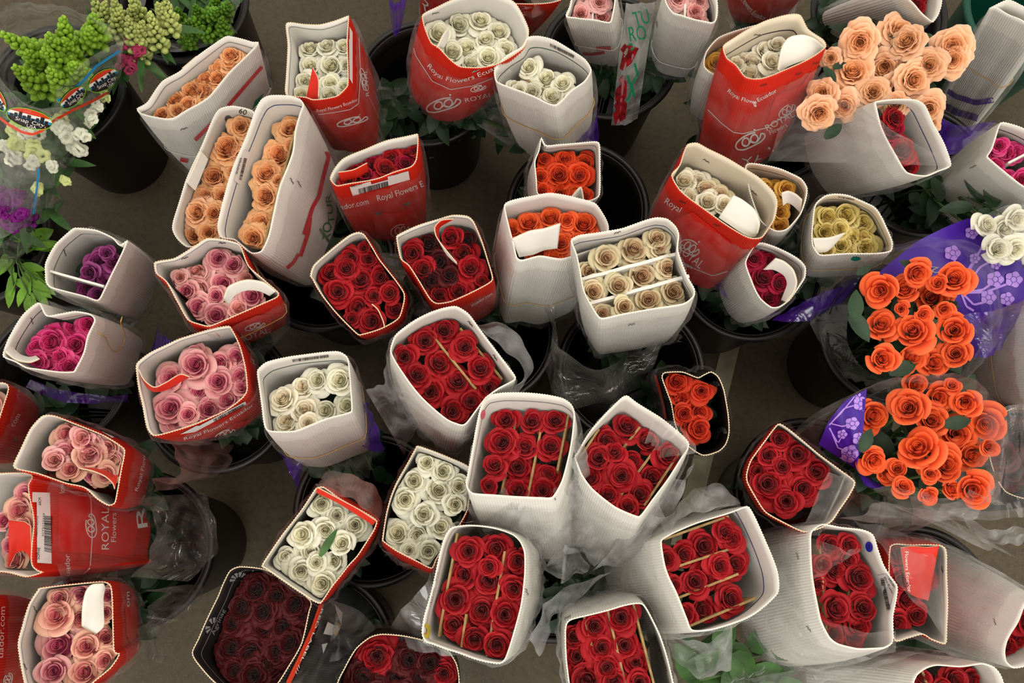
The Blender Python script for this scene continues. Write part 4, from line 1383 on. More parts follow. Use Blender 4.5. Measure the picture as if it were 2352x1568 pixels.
b = B('creamy white roses in a white box with a barcode inside its back wall',
      '22: 30,1040 45,1000 100,960 250,922 400,903 560,890 615,910 640,950 655,1100 666,1275 640,1302 500,1340 390,1385 280,1425 120,1425 80,1390 60,1250', .78, 'white', .33, '22: 530,1440', .94, key='N', lines=(.15, 'print_darkgreen'))
b.roses('22: 190,1190,88 325,1115,80 425,1085,80 580,1090,90 212,1340,84 345,1265,94 467,1280,80 615,1240,76 220,1400,54 370,1375,62', 'white', 'classic', .05, cols=['cream', 'cream', 'white', 'white'])
b.barcode('22: 265,940 505,908 508,926 268,958').band(.55, 'rubber', .001, .04).done()
b.sheet('22: 660,1250 800,1200 870,1440', .6, '22: 620,1460 760,1500 860,1568', .52, 'purple_film', wave=.004)
b.sheet('32: 175,20 200,120 300,310', .52, '32: 270,60 330,110 340,100', .5, 'purple_film', wave=.004)
b = B('red roses in a white box with pink corner sticker, first of the splayed cluster',
      'n: 1070,1112 1074,1085 1090,1000 1100,948 1108,922 1120,907 1154,901 1210,902 1258,906 1292,913 1312,927 1320,950 1316,1000 1308,1045 1292,1105 1270,1143 1240,1144 1206,1142 1141,1138 1085,1134', .83, 'white', .34, 'n: 1232,1185', .96, key='O', lines=(.08, 'print_grey'), sleeve='milky_film')
b.roses('n: 1160,958,28 1223,965,27 1275,962,28 1150,1017,33 1206,1020,30 1266,1020,28 1137,1068,26 1189,1066,31 1259,1080,29 1185,1118,30 1247,1122,28 1125,1118,20', 'red', 'classic', .05)
b.divider('n: 1248,955', 'n: 1212,1142', .05).divider('n: 1186,960', 'n: 1152,1130', .055).divider('n: 1306,950', 'n: 1280,1080', .04)
b.dot('22: 1535,1310', 5, 11, 10, 'sticker_pink').staple('33: 440,325', 60).done()
b.sheet('33: 100,330 150,290 250,330 320,440', .82, '33: -120,350 0,500 180,560 400,600', .72, 'grey_film', wave=.006)
b.sheet('33: 440,300 500,150 560,-50', (.8, .86), '33: 560,450 600,250 640,-60', (.7, .78), 'grey_film', wave=.006)
b.sheet('33: 540,350 620,420 780,560 810,620', .74, '33: 330,430 400,560 640,680 700,800', .66, 'grey_film', wave=.008, bow=.02)
b = B('red roses in a diamond set white box with slanting tan dividers',
      'n: 1320,1050 1327,1037 1345,1005 1361,982 1390,950 1413,927 1430,911 1442,908 1464,924 1516,958 1561,993 1582,1014 1581,1030 1568,1049 1550,1078 1533,1104 1500,1148 1475,1182 1462,1187 1413,1166 1361,1124 1335,1090', .81, 'white', .34, 'n: 1395,1185', .98, key='O', sleeve='milky_film')
b.roses('n: 1444,972,30 1395,1013,32 1490,1006,30 1375,1052,30 1454,1056,29 1537,1045,28 1358,1090,29 1425,1093,30 1505,1090,31 1473,1133,31 1396,1132,27 1440,1162,25 1410,1036,26', 'red', 'classic', .05)
b.divider('n: 1506,1030', 'n: 1413,1155', .05).divider('n: 1470,980', 'n: 1400,1068', .05).divider('n: 1376,985', 'n: 1332,1050', .035).divider('n: 1560,1040', 'n: 1480,1160', .04)
b.staple('23: 765,1320', -40, 'i').done()
b.sheet('23: 1110,1330 1280,1430 1390,1568', .82, '23: 1050,1500 1100,1568 1150,1600', .84, 'clear_film')
b.sheet('33: 1050,430 1180,420 1340,60', (.76, .8), '33: 700,820 900,700 1250,380', (.66, .7), 'grey_film', wave=.006)
b = B('white roses in a red edged box whose wide opening faces the tan divided red roses',
      '32: 865,600 890,440 920,330 960,230 1030,105 1085,5 1110,-12 1300,58 1450,130 1452,250 1440,400 1380,520 1290,640 1230,740 1195,806 1100,762 960,690 870,625', .745, 'red', .33, '32: 1160,500', .96, key='N', lines=None)
b.roses('32: 1160,90,70 1290,130,80 1080,220,86 1240,280,96 1375,250,72 1020,350,90 1150,440,86 1345,380,76 940,560,90 1090,590,90 1260,520,86 1180,700,86 1040,690,56', 'white', 'classic', .045)
b.done()
b = B('white roses in a slim red edged box with a green leaf among them',
      '32: 60,785 120,690 200,575 270,485 330,405 400,300 425,268 475,260 560,320 640,370 735,420 800,460 832,492 810,555 750,650 700,725 640,790 590,855 530,930 480,1005 450,1040 400,1022 330,975 250,920 160,858 90,810', .78, 'red', .33, '32: 560,610', .94, key='N', lines=(.04, 'tan_card'))
b.roses('32: 460,385,80 560,450,70 680,515,86 320,580,90 480,560,80 592,630,80 215,730,66 385,690,86 530,760,80 325,830,80 468,915,90 430,760,60', 'white', 'classic', .045)
lv, lf = leaf_shape(on_plane(PP('32: 450,725')[0], b.c - b.n * .035, b.n), (on_plane(PP('32: 530,590')[0], b.c - b.n * .035, b.n) - on_plane(PP('32: 450,725')[0], b.c - b.n * .035, b.n)), b.n, .055, .008)
link('leaf', mesh('leaf', lv, lf), b.root, ['leaf'])
b.ribbon('32: 430,262 560,330 700,405 825,485', '32: 430,300 560,360 690,440 805,515', -.002, .012, RO, RO)
b.line('32: 420,270 560,330 700,405 825,480', 1.4, 'white_string', 'i').done()
b.sheet('32: 445,225 560,180 700,210 850,340 865,430', .72, '32: 430,270 560,330 700,400 800,460 835,490', .775, 'pink_film', bow=.01)
b = B('red roses in a white box with a yellow sticker, tan dividers between the rows',
      '32: 1128,1230 1145,1120 1172,1030 1200,920 1230,780 1262,650 1292,575 1330,530 1420,515 1510,518 1600,530 1680,552 1745,580 1790,625 1818,700 1818,850 1795,1050 1742,1250 1692,1400 1650,1440 1560,1430 1470,1405 1380,1372 1290,1345 1200,1312 1148,1292', .82, 'white', .34, '32: 1660,930', .97, key='O', lines=(.09, 'print_grey'), sleeve='milky_film')
b.roses('32: 1440,690,84 1615,680,90 1765,760,80 1395,840,84 1565,890,104 1735,950,80 1350,1010,104 1520,1100,98 1695,1110,90 1325,1190,90 1470,1310,86 1635,1320,90 1570,800,62', 'red', 'classic', .05)
b.divider('32: 1682,690', '32: 1562,1390', .045).divider('32: 1425,1110', '32: 1392,1330', .045).divider('32: 1365,570', '32: 1240,1260', .045)
b.dot('32: 1160,1222', 8, 18, 0, 'sticker_yellow').dot('32: 1148,1215', 5, 10, 0, 'sticker_pink', off=.0016)
b.text('FREEDOM 60CM', '32: 1185,1060 1240,800', 5, 'print_black', 'i').staple('33: 260,960', 70).done()
b.sheet('32: 915,1240 960,1110 1080,1000 1190,830', (.62, .74), '32: 950,1310 1060,1340 1180,1370 1330,1390', (.62, .72), 'grey_film', wave=.005, bow=.0)
b.sheet('33: 400,780 480,590 600,620 680,720 650,820', .72, '33: 390,820 420,850 500,850 580,850 640,830', .62, 'grey_film', wave=.003, bow=.02)
b.sheet('33: 300,1280 330,1000 560,860 880,800', (.66, .72), '33: 330,1390 420,1060 560,1000 730,880', (.62, .68), 'grey_film', wave=.004)
b = B('red roses in a white box with a blue line down its inside, three slanting rows',
      'n: 1518,1250 1521,1237 1551,1220 1602,1199 1671,1178 1706,1165 1720,1164 1737,1192 1757,1235 1775,1280 1787,1320 1787,1362 1746,1402 1706,1424 1637,1446 1590,1448 1575,1418 1551,1359 1535,1325 1526,1297', .80, 'white', .36, 'n: 1500,1322', 1.05, plane=.85, key='O', lines=(.17, 'print_blue'), sleeve='milky_film')
b.roses('33: 1455,650,104 1330,705,80 1630,610,78 1200,740,74 1680,770,88 1380,890,90 1495,870,80 1245,920,70 1460,1080,90 1640,1000,86 1325,1110,76 1590,560,70 1560,790,70', 'red', 'classic', .05)
b.divider('33: 1195,815', '33: 1675,655', .045).divider('33: 1260,1005', '33: 1675,840', .045).divider('33: 1345,1190', '33: 1790,1000', .04).divider('33: 1175,610', '33: 1610,455', .045)
b.staple('33: 1735,1080', -20, 'o').staple('33: 1395,1195', -10, 'i').done()
b.sheet('33: 1150,500 1350,380 1500,260 1600,290', .74, '33: 1180,560 1400,490 1580,430 1680,390', .78, 'grey_film', wave=.004)
b.sheet('33: 1190,1230 1400,1225 1640,1170', .7, '33: 1230,1400 1440,1470 1620,1470', .6, 'grey_film', wave=.004)
b = B('red roses in a white box cut by the lower edge, pink sticker inside its corner',
      '33: 515,1230 525,1170 560,1140 680,1110 800,1080 900,1050 985,1034 1035,1040 1075,1095 1150,1250 1200,1400 1240,1568 1262,1720 1200,1790 900,1800 620,1790 560,1680 540,1568 520,1400', .80, 'white', .34, '33: 790,1270', .97, key='O', lines=(.1, 'print_grey'), sleeve='milky_film')
b.roses('33: 880,1130,88 720,1190,90 560,1260,80 770,1330,84 920,1310,84 570,1390,84 980,1430,90 800,1470,84 650,1560,128 850,1570,78 1010,1560,76 700,1690,80 900,1690,80 1080,1680,70', 'red', 'classic', .05)
b.divider('33: 645,1130', '33: 740,1500', .045).divider('33: 800,1080', '33: 930,1620', .045).divider('33: 972,1040', '33: 1120,1620', .04)
b.dot('33: 1025,1080', 7, 13, -15, 'sticker_pink').text('FREEDOM 60CM', '33: 1095,1210 1190,1490', 5, 'print_black', 'i').staple('33: 535,1130', -30).done()

# --- black boxes and the small red one
b = B('scarlet roses in a black box with a red beaded stripe and notched edge',
      '23: 1160,1065 1180,1030 1300,1025 1400,1062 1440,1045 1490,1025 1540,1060 1580,1150 1605,1300 1613,1430 1592,1510 1540,1560 1430,1585 1310,1500 1248,1380 1222,1240 1190,1150', .735, 'black', .32, '23: 1290,1250', 1.05, key='G')
b.roses('23: 1265,1080,80 1370,1075,62 1300,1190,76 1420,1160,72 1312,1310,70 1430,1290,76 1420,1410,80 1350,1400,60 1240,1170,50', 'scarlet', 'classic', .05)
b.line('23: 1115,1020 1230,1010 1310,1020 1420,1062', 6, 'scarlet_print').line('23: 1120,1050 1150,1150 1180,1280 1190,1340', 6, 'scarlet_print')
for q, an in (('23: 1520,1130', 80), ('23: 1565,1440', 100)):
    c = PP(q)[0]
    for k in range(5):
        a = -1.2 + k * .6
        b.mark('logo#' + q, poly_geo(place([(.35 * math.cos(a - .2), .35 * math.sin(a - .2)), (1.2 * math.cos(a - .25), 1.2 * math.sin(a - .25)), (1.2 * math.cos(a + .2), 1.2 * math.sin(a + .2)), (.35 * math.cos(a + .2), .35 * math.sin(a + .2))], c, 13, 10, math.radians(an + 180))), 'print_grey', 'i', .001)
b.text('Agrinag', '23: 1545,1480 1550,1340', 8, 'print_grey', 'i').line('23: 1080,1000 1180,960 1300,940 1440,990', 1.8, 'white_string').done()
def fan(b, q, s1, an):
    c = PP(q)[0]
    for k in range(5):
        a = -math.pi / 2 - 1.1 + k * .55
        b.mark('logo#' + q, poly_geo(place([(.5 * math.cos(a - .17), .5 * math.sin(a - .17)), (1.3 * math.cos(a - .19), 1.3 * math.sin(a - .19)), (1.3 * math.cos(a + .19), 1.3 * math.sin(a + .19)), (.5 * math.cos(a + .17), .5 * math.sin(a + .17))], c, s1, s1 * .8, math.radians(an))), 'print_grey', 'i', .001)
b = B('almost black red roses in a black box with fan emblems and a red striped wall',
      'n: 440,1497 455,1465 470,1432 499,1372 512,1338 527,1310 551,1300 606,1306 660,1330 714,1379 711,1407 694,1476 666,1527 635,1575 590,1600 540,1590 496,1570 450,1520', .73, 'black', .33, 'n: 706,1472', 1.0, key='Q', lines=(.12, 'print_grey'))
b.roses('n: 586,1350,32 550,1393,30 596,1438,36 522,1483,30 567,1503,32 613,1527,32 632,1366,26 674,1388,28 601,1402,28 644,1440,30 660,1474,28 628,1500,28 522,1430,28 548,1350,26 580,1550,30 535,1540,26 690,1410,22', 'dark_red', 'garden', .05)
b.line('32: 458,1040 400,1210 330,1370 235,1568', 11, 'scarlet_print')
b.text('RED LABEL ///', '32: 452,1070 393,1235 325,1390 275,1500', 5, off=.002)
for q, an, t0 in (('31: 1590,880', -25, '31: 1610,910 1700,820'), ('31: 1420,1190', -62, '31: 1425,1250 1500,1080'), ('31: 1480,1480', 35, '31: 1450,1460 1580,1550')):
    fan(b, q, 17, an)
    b.text('Agrinag', t0, 9, 'print_grey', 'i')
for q in ('32: 545,1040 600,1100 590,1180 560,1100', '32: 500,1160 560,1190 530,1250 470,1240', '32: 460,1310 500,1300 470,1370'):
    b.patch(q, 'print_white')
b.patch('32: 550,1160 590,1180 560,1260 530,1230', 'gold_print').done()
b.sheet('32: 480,1010 600,1080 590,1200', .6, '32: 830,1190 700,1300 400,1568', .54, 'clear_film', wave=.006)
b = B('almost black red roses in a black box cut by the lower edge',
      '32: 560,1600 620,1450 690,1335 780,1262 860,1240 1000,1250 1150,1282 1290,1335 1362,1440 1380,1568 1330,1700 1000,1790 680,1760', .72, 'black', .32, '32: 1020,1430', .98, key='Q', lines=(.1, 'print_grey'))
b.roses('32: 830,1400,114 1040,1400,86 735,1530,92 960,1540,96 1180,1420,84 1270,1510,76 1110,1530,80 830,1650,90 1030,1670,90', 'dark_red', 'garden', .05, cols=['red', 'dark_red', 'dark_red', 'dark_red', 'dark_red'])
b.text('Agrinag', '32: 610,1500 690,1400', 8, 'print_grey', 'i').text('Agrinag', '32: 800,1265 900,1262', 6, 'print_grey', 'i').text('Agrinag', '32: 1290,1420 1340,1540', 9, 'print_grey', 'i').done()
b = B('crimson roses in a small red box below the purple printed sleeve',
      'n: 1714,1088 1722,1060 1735,1040 1756,1012 1776,985 1790,972 1812,985 1850,1016 1884,1044 1932,1080 1964,1106 1953,1136 1930,1170 1910,1198 1880,1215 1846,1222 1798,1200 1757,1176 1733,1140 1716,1108', .79, 'red', .32, 'n: 1800,1102', .95, key='I', lines=(.04, 'white_card'))
b.roses('n: 1767,1045,26 1833,1042,31 1888,1069,31 1766,1110,42 1850,1124,30 1806,1150,28 1797,1069,22 1740,1080,22 1793,1008,24', 'red', 'classic', .045)
b.line('34: 150,60 260,-60 330,-160', 1.4, 'white_string').done()
b.sheet('34: 560,170 660,130 730,200', .82, '34: 350,560 480,540 560,480', .74, 'clear_film', wave=.003)

# --- film covered boxes at the lower right
b = B('red roses in a white box with a blue numbered sticker, film pulled over it',
      '34: 430,600 448,545 520,508 640,528 780,545 850,580 885,680 925,780 968,850 1015,920 1008,1000 985,1120 990,1230 985,1300 930,1335 830,1342 740,1342 620,1312 560,1265 500,1150 465,1000 445,860', .81, 'white', .38, '34: 235,1020', 1.3, plane=.85, key='S', sleeve='milky_film')
b.roses('34: 570,650,70 690,650,66 620,820,86 760,870,94 610,1070,100 780,1060,90 770,1190,74 610,1250,66 750,1270,64 700,750,64 520,780,60 500,920,56', 'red', 'classic', .05)
b.divider('34: 495,640', '34: 545,1240', .045).divider('34: 690,930', '34: 690,1220', .06)
b.dot('34: 828,660', 8.5, 12, -10, 'sticker_blue').text('2', '34: 822,672 838,672', 9, 'print_black', 'i', off=.002)
b.sticker('34: 885,850 945,838 1005,930 955,1095', 'i').barcode('34: 905,870 950,1085 975,1080 930,865', 'i', seed=4, off=.002).text('Freedom', '34: 945,850 1000,935', 7, 'print_black', 'i', off=.002).text('60cm 25 stems', '34: 930,860 985,975', 4, 'print_black', 'i', off=.002)
b.staple('34: 350,720', 70).staple('34: 425,1205', 50).done()
b.sheet('34: 200,980 420,1100 700,1180 1000,1240', (.72, .84), '34: 0,1100 300,1330 600,1400 1000,1370', (.68, .8), 'clear_film', bow=.01)
b.sheet('34: 160,660 400,600 700,700 740,660', (.7, .84), '34: 200,960 420,920 480,860 740,690', (.72, .85), 'clear_film', bow=.0)
b = B('red roses in a small red box with lettered flap, tucked behind the blue sticker box',
      '34: 965,655 1100,645 1280,645 1330,665 1345,720 1348,900 1350,1100 1345,1280 1325,1310 1240,1280 1180,1245 1090,1270 1000,1290 960,1150 955,900', .755, 'red', .32, '34: 900,850', .97, key='S')
b.roses('34: 1180,740,60 1010,720,64 1170,830,70 1110,1030,94 1030,1190,76 1160,1120,70 1210,900,64 1050,890,70', 'red', 'classic', .03)
b.ribbon('34: 1035,665 1120,655 1210,662 1290,652', '34: 1080,960 1130,990 1180,1005 1220,1018', -.004, .04, RO, WI)
b.text('Flowers Ecuador', '34: 1062,690 1068,820 1085,960', 8, 'print_white', 'r').staple('34: 1315,810', 70, 'i').done()
b.sheet('34: 720,480 960,560 1300,640', .74, '34: 980,700 1000,900 1350,1300', .79, 'clear_film', bow=.01)
b = B('dark red roses in a broad white corrugated box reaching past the frame edge',
      '34: 1870,1040 1800,1180 1740,1295 1722,1360 1735,1425 1790,1470 1860,1460 2000,1400 2080,1250 2050,1100 1960,1020', .735, 'white', .34, '34: 1180,930', 1.6, plane=.9, key='S', sleeve='milky_film')
b.roses('34: 1800,1400,64 1850,1180,70 1900,1330,70 1960,1200,70', 'red', 'classic', .05).staple('34: 1665,1160', 70).done()
b.sheet('34: 640,480 900,330 1250,400', (.8, .74), '34: 1100,470 1500,580 1858,760', .66, 'clear_film', wave=.008)
b.sheet('34: 1420,430 1560,470 1900,500', .66, '34: 1500,570 1700,590 1900,580', .6, 'grey_film', wave=.004)
b = B('red roses in a white box at the lower edge, sunk under sheets of film',
      '34: 1115,1590 1140,1510 1200,1465 1280,1445 1430,1455 1580,1436 1660,1460 1700,1510 1722,1590 1700,1700 1500,1760 1250,1750 1140,1690', .77, 'white', .33, '34: 720,1530', 1.3, plane=.85, key='S', sleeve='milky_film')
b.roses('34: 1210,1530,60 1430,1545,76 1560,1560,70 1330,1600,66 1480,1660,66', 'red', 'classic', .04).divider('34: 1180,1490', '34: 1240,1650', .035).done()
b.sheet('34: 300,1480 700,1400 1200,1340', (.72, .78), '34: 0,1560 500,1510 960,1380', (.66, .74), 'clear_film', wave=.004)

b.sheet('33: 1560,1500 1700,1440 1850,1470', .62, '33: 1560,1600 1700,1620 1850,1620', .5, 'crinkle_film', wave=.004)
sp = Soup()
rr = random.Random(21)
for k in range(34):
    q = at((rr.uniform(1590, 1830), rr.uniform(1485, 1580)), rr.uniform(.42, .56))
    dd = Vector((rr.uniform(-1, 1), rr.uniform(-1, 1), rr.uniform(-.2, .4)))
    sp.add(leaf_shape(q, dd, (CAM - q).normalized(), rr.uniform(.06, .09), rr.uniform(.02, .03)), 0)
    if k % 4 == 0:
        sp.add(tube([q, q.lerp(b.neck, .5) - Vector((0, 0, .03)), b.neck], .003, 5), 1)
sp.build('foliage', ['leaf', 'stem_green'], b.root)
# ------------------------------------------------------------------ loose bouquets in clear sleeves
def loose(label, roses, z, colour, kind, key, foot_px=None, leaves='', sleeve=None, sl_mat='clear_film', size=1.02, grp='loose roses in clear sleeves', dz=.025, lean=.5, shade=''):
    b = Bouquet.__new__(Bouquet)
    SEED[0] += 1
    r = b.rnd = random.Random(SEED[0])
    bk = BUCKETS[key]
    b.marks = {}
    pts = PP(roses)
    P3 = [at((x, y), z + r.uniform(-dz, dz)) for x, y, q in pts]
    b.c = sum(P3, Vector()) / len(P3)
    b.foot = Vector((bk.x, bk.y, .016))
    b.neck = Vector((bk.x, bk.y, BH))
    b.root = thing('rose_bouquet', b.foot, label, 'bouquet', grp)
    axis = (b.c - b.foot).normalized()
    st = Soup()
    for p, (x, y, q) in zip(P3, pts):
        R = q * (p - CAM).length / F * .95 * size
        d = (p - (b.foot * .6 + b.c * .4)).normalized()
        ax = (d * lean + (CAM - p).normalized() * (1 - lean)).normalized()
        add_rose(b.root, p, ax, R * (1.12 if kind == 'cup' else 1), colour, kind, r, .45)
        e = p - ax * R * 1.0
        m = b.neck + Vector((r.uniform(-.05, .05), r.uniform(-.05, .05), 0))
        f = b.foot + Vector((r.uniform(-.05, .05), r.uniform(-.05, .05), 0))
        st.add(tube(crom([e, e.lerp(m, .5) - Vector((0, 0, .01)), m, f], 10, False), .0028, 5), 1)
        for k in range(3):
            c = e.lerp(m, r.uniform(.12, .7))
            dd = Vector((r.uniform(-1, 1), r.uniform(-1, 1), r.uniform(-.1, .6)))
            st.add(leaf_shape(c, dd, Vector((0, 0, 1)), r.uniform(.045, .075), r.uniform(.014, .022)), 0)
        # calyx
        for k in range(5):
            a = 1.257 * k
            dd = Vector((math.cos(a), math.sin(a), -.3))
            st.add(leaf_shape(e + ax * R * .2, dd, Vector((0, 0, 1)), R * .8, R * .18), 0)
    for a in P('n', leaves) if leaves else ():
        c = at(a[:2], z - .005)
        d = Vector((math.cos(math.radians(a[2])), math.sin(math.radians(a[2])), .1))
        L = a[3] * 1.6 / F
        st.add(leaf_shape(c - d.normalized() * L * .5, d, Vector((0, 0, 1)), L, L * .27, .12), 0)
    st.build('foliage', ['dark_leaf', 'stem_green'], b.root)
    if sleeve:
        b.cone(sleeve, sl_mat)
    return b
def cone(s, loop, m, n=120, rows=14, name='clear_sleeve'):
    """a flaring sleeve: its mouth through given points, its foot in the bucket"""
    a = crom([at(p[:2], p[2] * KS if 0 else p[2]) for p in loop], n)
    ph = [s.rnd.uniform(0, 6.28) for _ in range(4)]
    vs, fs = [], []
    for j in range(rows + 1):
        t = j / rows
        for i in range(n):
            q = 2 * math.pi * i / n
            d = a[i] - s.c
            e = s.neck + Vector((d.x, d.y, 0)).normalized() * .105
            p = a[i].lerp(e, t ** .9)
            w = .004 * (math.sin(8 * q + ph[0] + 2 * t) + .7 * math.sin(19 * q + ph[1] - 4 * t) + .5 * math.sin(31 * q + ph[2])) * math.sin(math.pi * min(1, t + .15))
            dd = Vector((d.x, d.y, 0)).normalized()
            vs.append(p + dd * (w + .02 * math.sin(math.pi * t)))
    for j in range(rows):
        for i in range(n):
            k = (i + 1) % n
            fs.append((j * n + i, (j + 1) * n + i, (j + 1) * n + k, j * n + k))
    link(name, mesh(name, vs, fs), s.root, [m])
    return s
Bouquet.cone = cone
def nz(s):
    return [tuple(float(q) for q in a.split(',')) for a in s.split()]
def poppy(b, q, r, m='lavender_print', ln='purple_print', off=.0025):
    """a printed flower head with its outlines"""
    c = PP(q)[0]
    uv = [((1 + .10 * math.cos(5 * a)) * math.cos(a), (1 + .10 * math.cos(5 * a)) * math.sin(a)) for a in [2 * math.pi * k / 30 for k in range(30)]]
    b.mark('flower_print#' + q, poly_geo(place(uv, c, r, r * .92, 0)), m, 'o', off)
    for k in range(5):
        a = 1.2566 * k + .6
        b.mark('flower_print#' + q, line_geo(place([(.38 * math.cos(a), .38 * math.sin(a)), (.98 * math.cos(a + .15), .98 * math.sin(a + .15))], c, r, r, 0), max(1.0, r * .05), 2), ln, 'o', off + .0008)
    uv = [(.36 * math.cos(a), .36 * math.sin(a)) for a in [2 * math.pi * k / 16 for k in range(17)]]
    b.mark('flower_print#' + q, line_geo(place(uv, c, r, r, 0), max(1.0, r * .06), 2), ln, 'o', off + .0008)

b = loose('apricot roses without a box, blooms open above the tilted white box',
          '14: 750,285,112 1070,185,118 1000,320,96 1060,250,100 1390,300,112 1385,400,90 1235,420,104 720,450,128 920,460,100 1150,530,104 490,610,94 860,600,90 1060,600,104 500,770,104 1220,740,90 650,720,90 560,390,60 780,690,84 620,600,80 1000,680,80 1250,820,60',
          .76, 'apricot', 'garden', 'V', leaves='1905,170,120,50 1915,300,40,60 1930,150,20,40 2080,170,60,40', size=1.05)
b = loose('orange roses loose in a clear sleeve printed purple, the upper of two',
          '24: 1400,390,112 1230,520,118 1060,450,90 890,490,112 1160,380,92 915,690,106 1040,605,50 1110,740,118 1195,650,56 1390,740,112 930,940,102 1140,940,100 1270,960,98 1400,900,96 1280,430,60 1330,620,60',
          .80, 'orange', 'cup', 'H', leaves='1965,700,80,75 1975,750,-60,80 2155,760,-70,60 2075,845,20,70 2170,720,0,60 2090,610,150,50 1985,620,30,40',
          sleeve=nz('1862,745,.44 1875,690,.52 1930,640,.68 2020,575,.80 2130,545,.84 2260,570,.84 2300,690,.84 2290,790,.84 2230,860,.82 2120,878,.80 2010,872,.70 1920,840,.5'))
b.sheet('n: 2352,495 2230,500 2110,552 2005,640', .72, 'n: 2352,690 2280,715 2210,742 2150,700', .66, 'purple_print', 'printed_sleeve', .002, .0, keep=True)
b.marks = {}
for q, r in (('24: 1635,80', 15), ('24: 1770,205', 26), ('24: 1375,235', 18), ('24: 1660,410', 19), ('24: 1785,410', 19), ('24: 1615,530', 17), ('24: 1655,180', 14), ('24: 1665,310', 12), ('24: 1525,270', 12), ('24: 1505,100', 15), ('24: 1740,540', 16)):
    poppy(b, q, r)
for q in ('24: 1430,500 1480,370 1620,110', '24: 1450,490 1560,330 1740,230', '24: 1460,495 1580,480 1650,430', '24: 1460,500 1600,495 1770,430', '24: 1440,490 1420,350 1380,260', '24: 1450,510 1520,580 1600,560', '24: 1440,480 1490,330 1520,290', '24: 1440,510 1470,590 1520,620'):
    b.line(q, 5, 'lavender_print', part='flower_print', off=.0015)
b.text('2MT', '24: 1290,330 1060,300', 14, 'print_grey', off=.002).done()
b.sheet('24: 1380,660 1600,600 1858,540', .70, '24: 1480,930 1600,900 1720,840', .66, 'purple_film', wave=.004)
b = loose('orange roses loose in a clear sleeve with lavender flowers on purple, the lower of two',
          '24: 870,1330,122 1080,1260,122 1300,1200,94 1470,1240,92 1250,1340,104 1410,1440,112 1600,1390,116 1140,1510,134 1150,1110,80 1390,1110,50 | 34: 1350,110,132 1530,60,106 1530,290,112 870,100,88 1060,250,70 940,190,76 1400,270,66 1230,330,60 1240,180,60 1010,130,70 1640,0,60',
          .79, 'orange', 'cup', 'I', leaves='2215,895,50,95 2200,970,10,65 2265,1092,-15,70 2060,1120,30,40 1990,1010,60,60 2150,1050,0,50', lean=.35,
          sleeve=nz('1880,1010,.66 1905,955,.72 1990,890,.80 2100,860,.83 2240,870,.84 2310,960,.84 2310,1060,.84 2280,1150,.84 2180,1170,.82 2050,1160,.80 1960,1120,.72 1900,1070,.66'))
b.sheet('n: 1990,893 1945,920 1905,965 1880,1020', (.80, .72), 'n: 1980,1030 1972,1070 1990,1110 2040,1125', (.78, .72), 'purple_print', 'printed_sleeve', .001, .012, keep=True)
b.marks = {}
for q, r in (('24: 770,1240', 17), ('24: 715,1370', 15), ('24: 765,1470', 16), ('24: 650,1440', 11), ('24: 705,1560', 17), ('34: 700,40', 20), ('34: 640,90', 12), ('34: 745,160', 13), ('24: 740,1180', 10)):
    poppy(b, q, r)
for q in ('24: 580,1360 660,1270 760,1240', '24: 575,1370 650,1390 710,1370', '24: 560,1400 620,1500 650,1450', '24: 560,1380 640,1300 730,1190', '24: 565,1400 620,1530 700,1560'):
    b.line(q, 3, 'lavender_print', part='flower_print', off=.0015)
b.done()
b.sheet('34: 850,270 1200,230 1640,380', .82, '34: 900,330 1300,430 1760,390', .76, 'clear_film')
b = loose('white roses by the frame edge behind the purple printed sleeve', 'n: 2278,512,26 2312,530,28 2345,505,28 2300,570,28 2338,578,28 2365,545,28 2380,600,28', .76, 'white', 'classic', 'T')
b.sheet('n: 2352,470 2300,480 2250,500', .80, 'n: 2352,600 2310,600 2260,560', .80, 'clear_film', wave=.002)
b = Bouquet('white corrugated box lying beyond the frame edge beside the upper orange roses', 'n: 2400,690 2440,720 2450,800 2440,900 2400,940 2370,900 2360,800 2370,720', .74, 'white', .34, 'n: 2235,835', .9, plane=.95, key='H', sleeve='pink_film', stems=True)
b.roses('n: 2400,760,34 2400,830,34 2400,890,30', 'red', 'classic', .05).band(.4, 'rubber', .0009).done()
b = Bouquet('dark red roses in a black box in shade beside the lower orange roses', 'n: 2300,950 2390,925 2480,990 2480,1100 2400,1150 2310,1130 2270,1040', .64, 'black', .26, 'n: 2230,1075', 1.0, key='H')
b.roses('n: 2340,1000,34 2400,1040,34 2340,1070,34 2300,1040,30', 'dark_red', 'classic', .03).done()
b.sheet('n: 2240,960 2300,930 2370,925', .70, 'n: 2150,1180 2260,1190 2380,1180', .66, 'clear_film', wave=.006)
b = Bouquet('red box with purple sleeve beyond the flaring red box of white roses', 'n: 975,-70 1050,-100 1180,-90 1270,-60 1290,0 1180,10 1060,-20', .72, 'red', .32, 'n: 1090,60', .95, key='X')
b.roses('n: 1060,-60,30 1120,-50,30 1180,-50,30', 'white', 'classic', .04).text('R', '12: 1105,30 1160,80', 20).done()
b.sheet('12: 905,-30 960,-30 1030,-20', .66, '12: 925,160 965,210 1000,150', .56, 'purple_film', wave=.003)
b.sheet('12: 1730,20 1800,120 1850,0', .7, '12: 1900,160 1960,60 2040,-20', .6, 'pink_film', wave=.003)

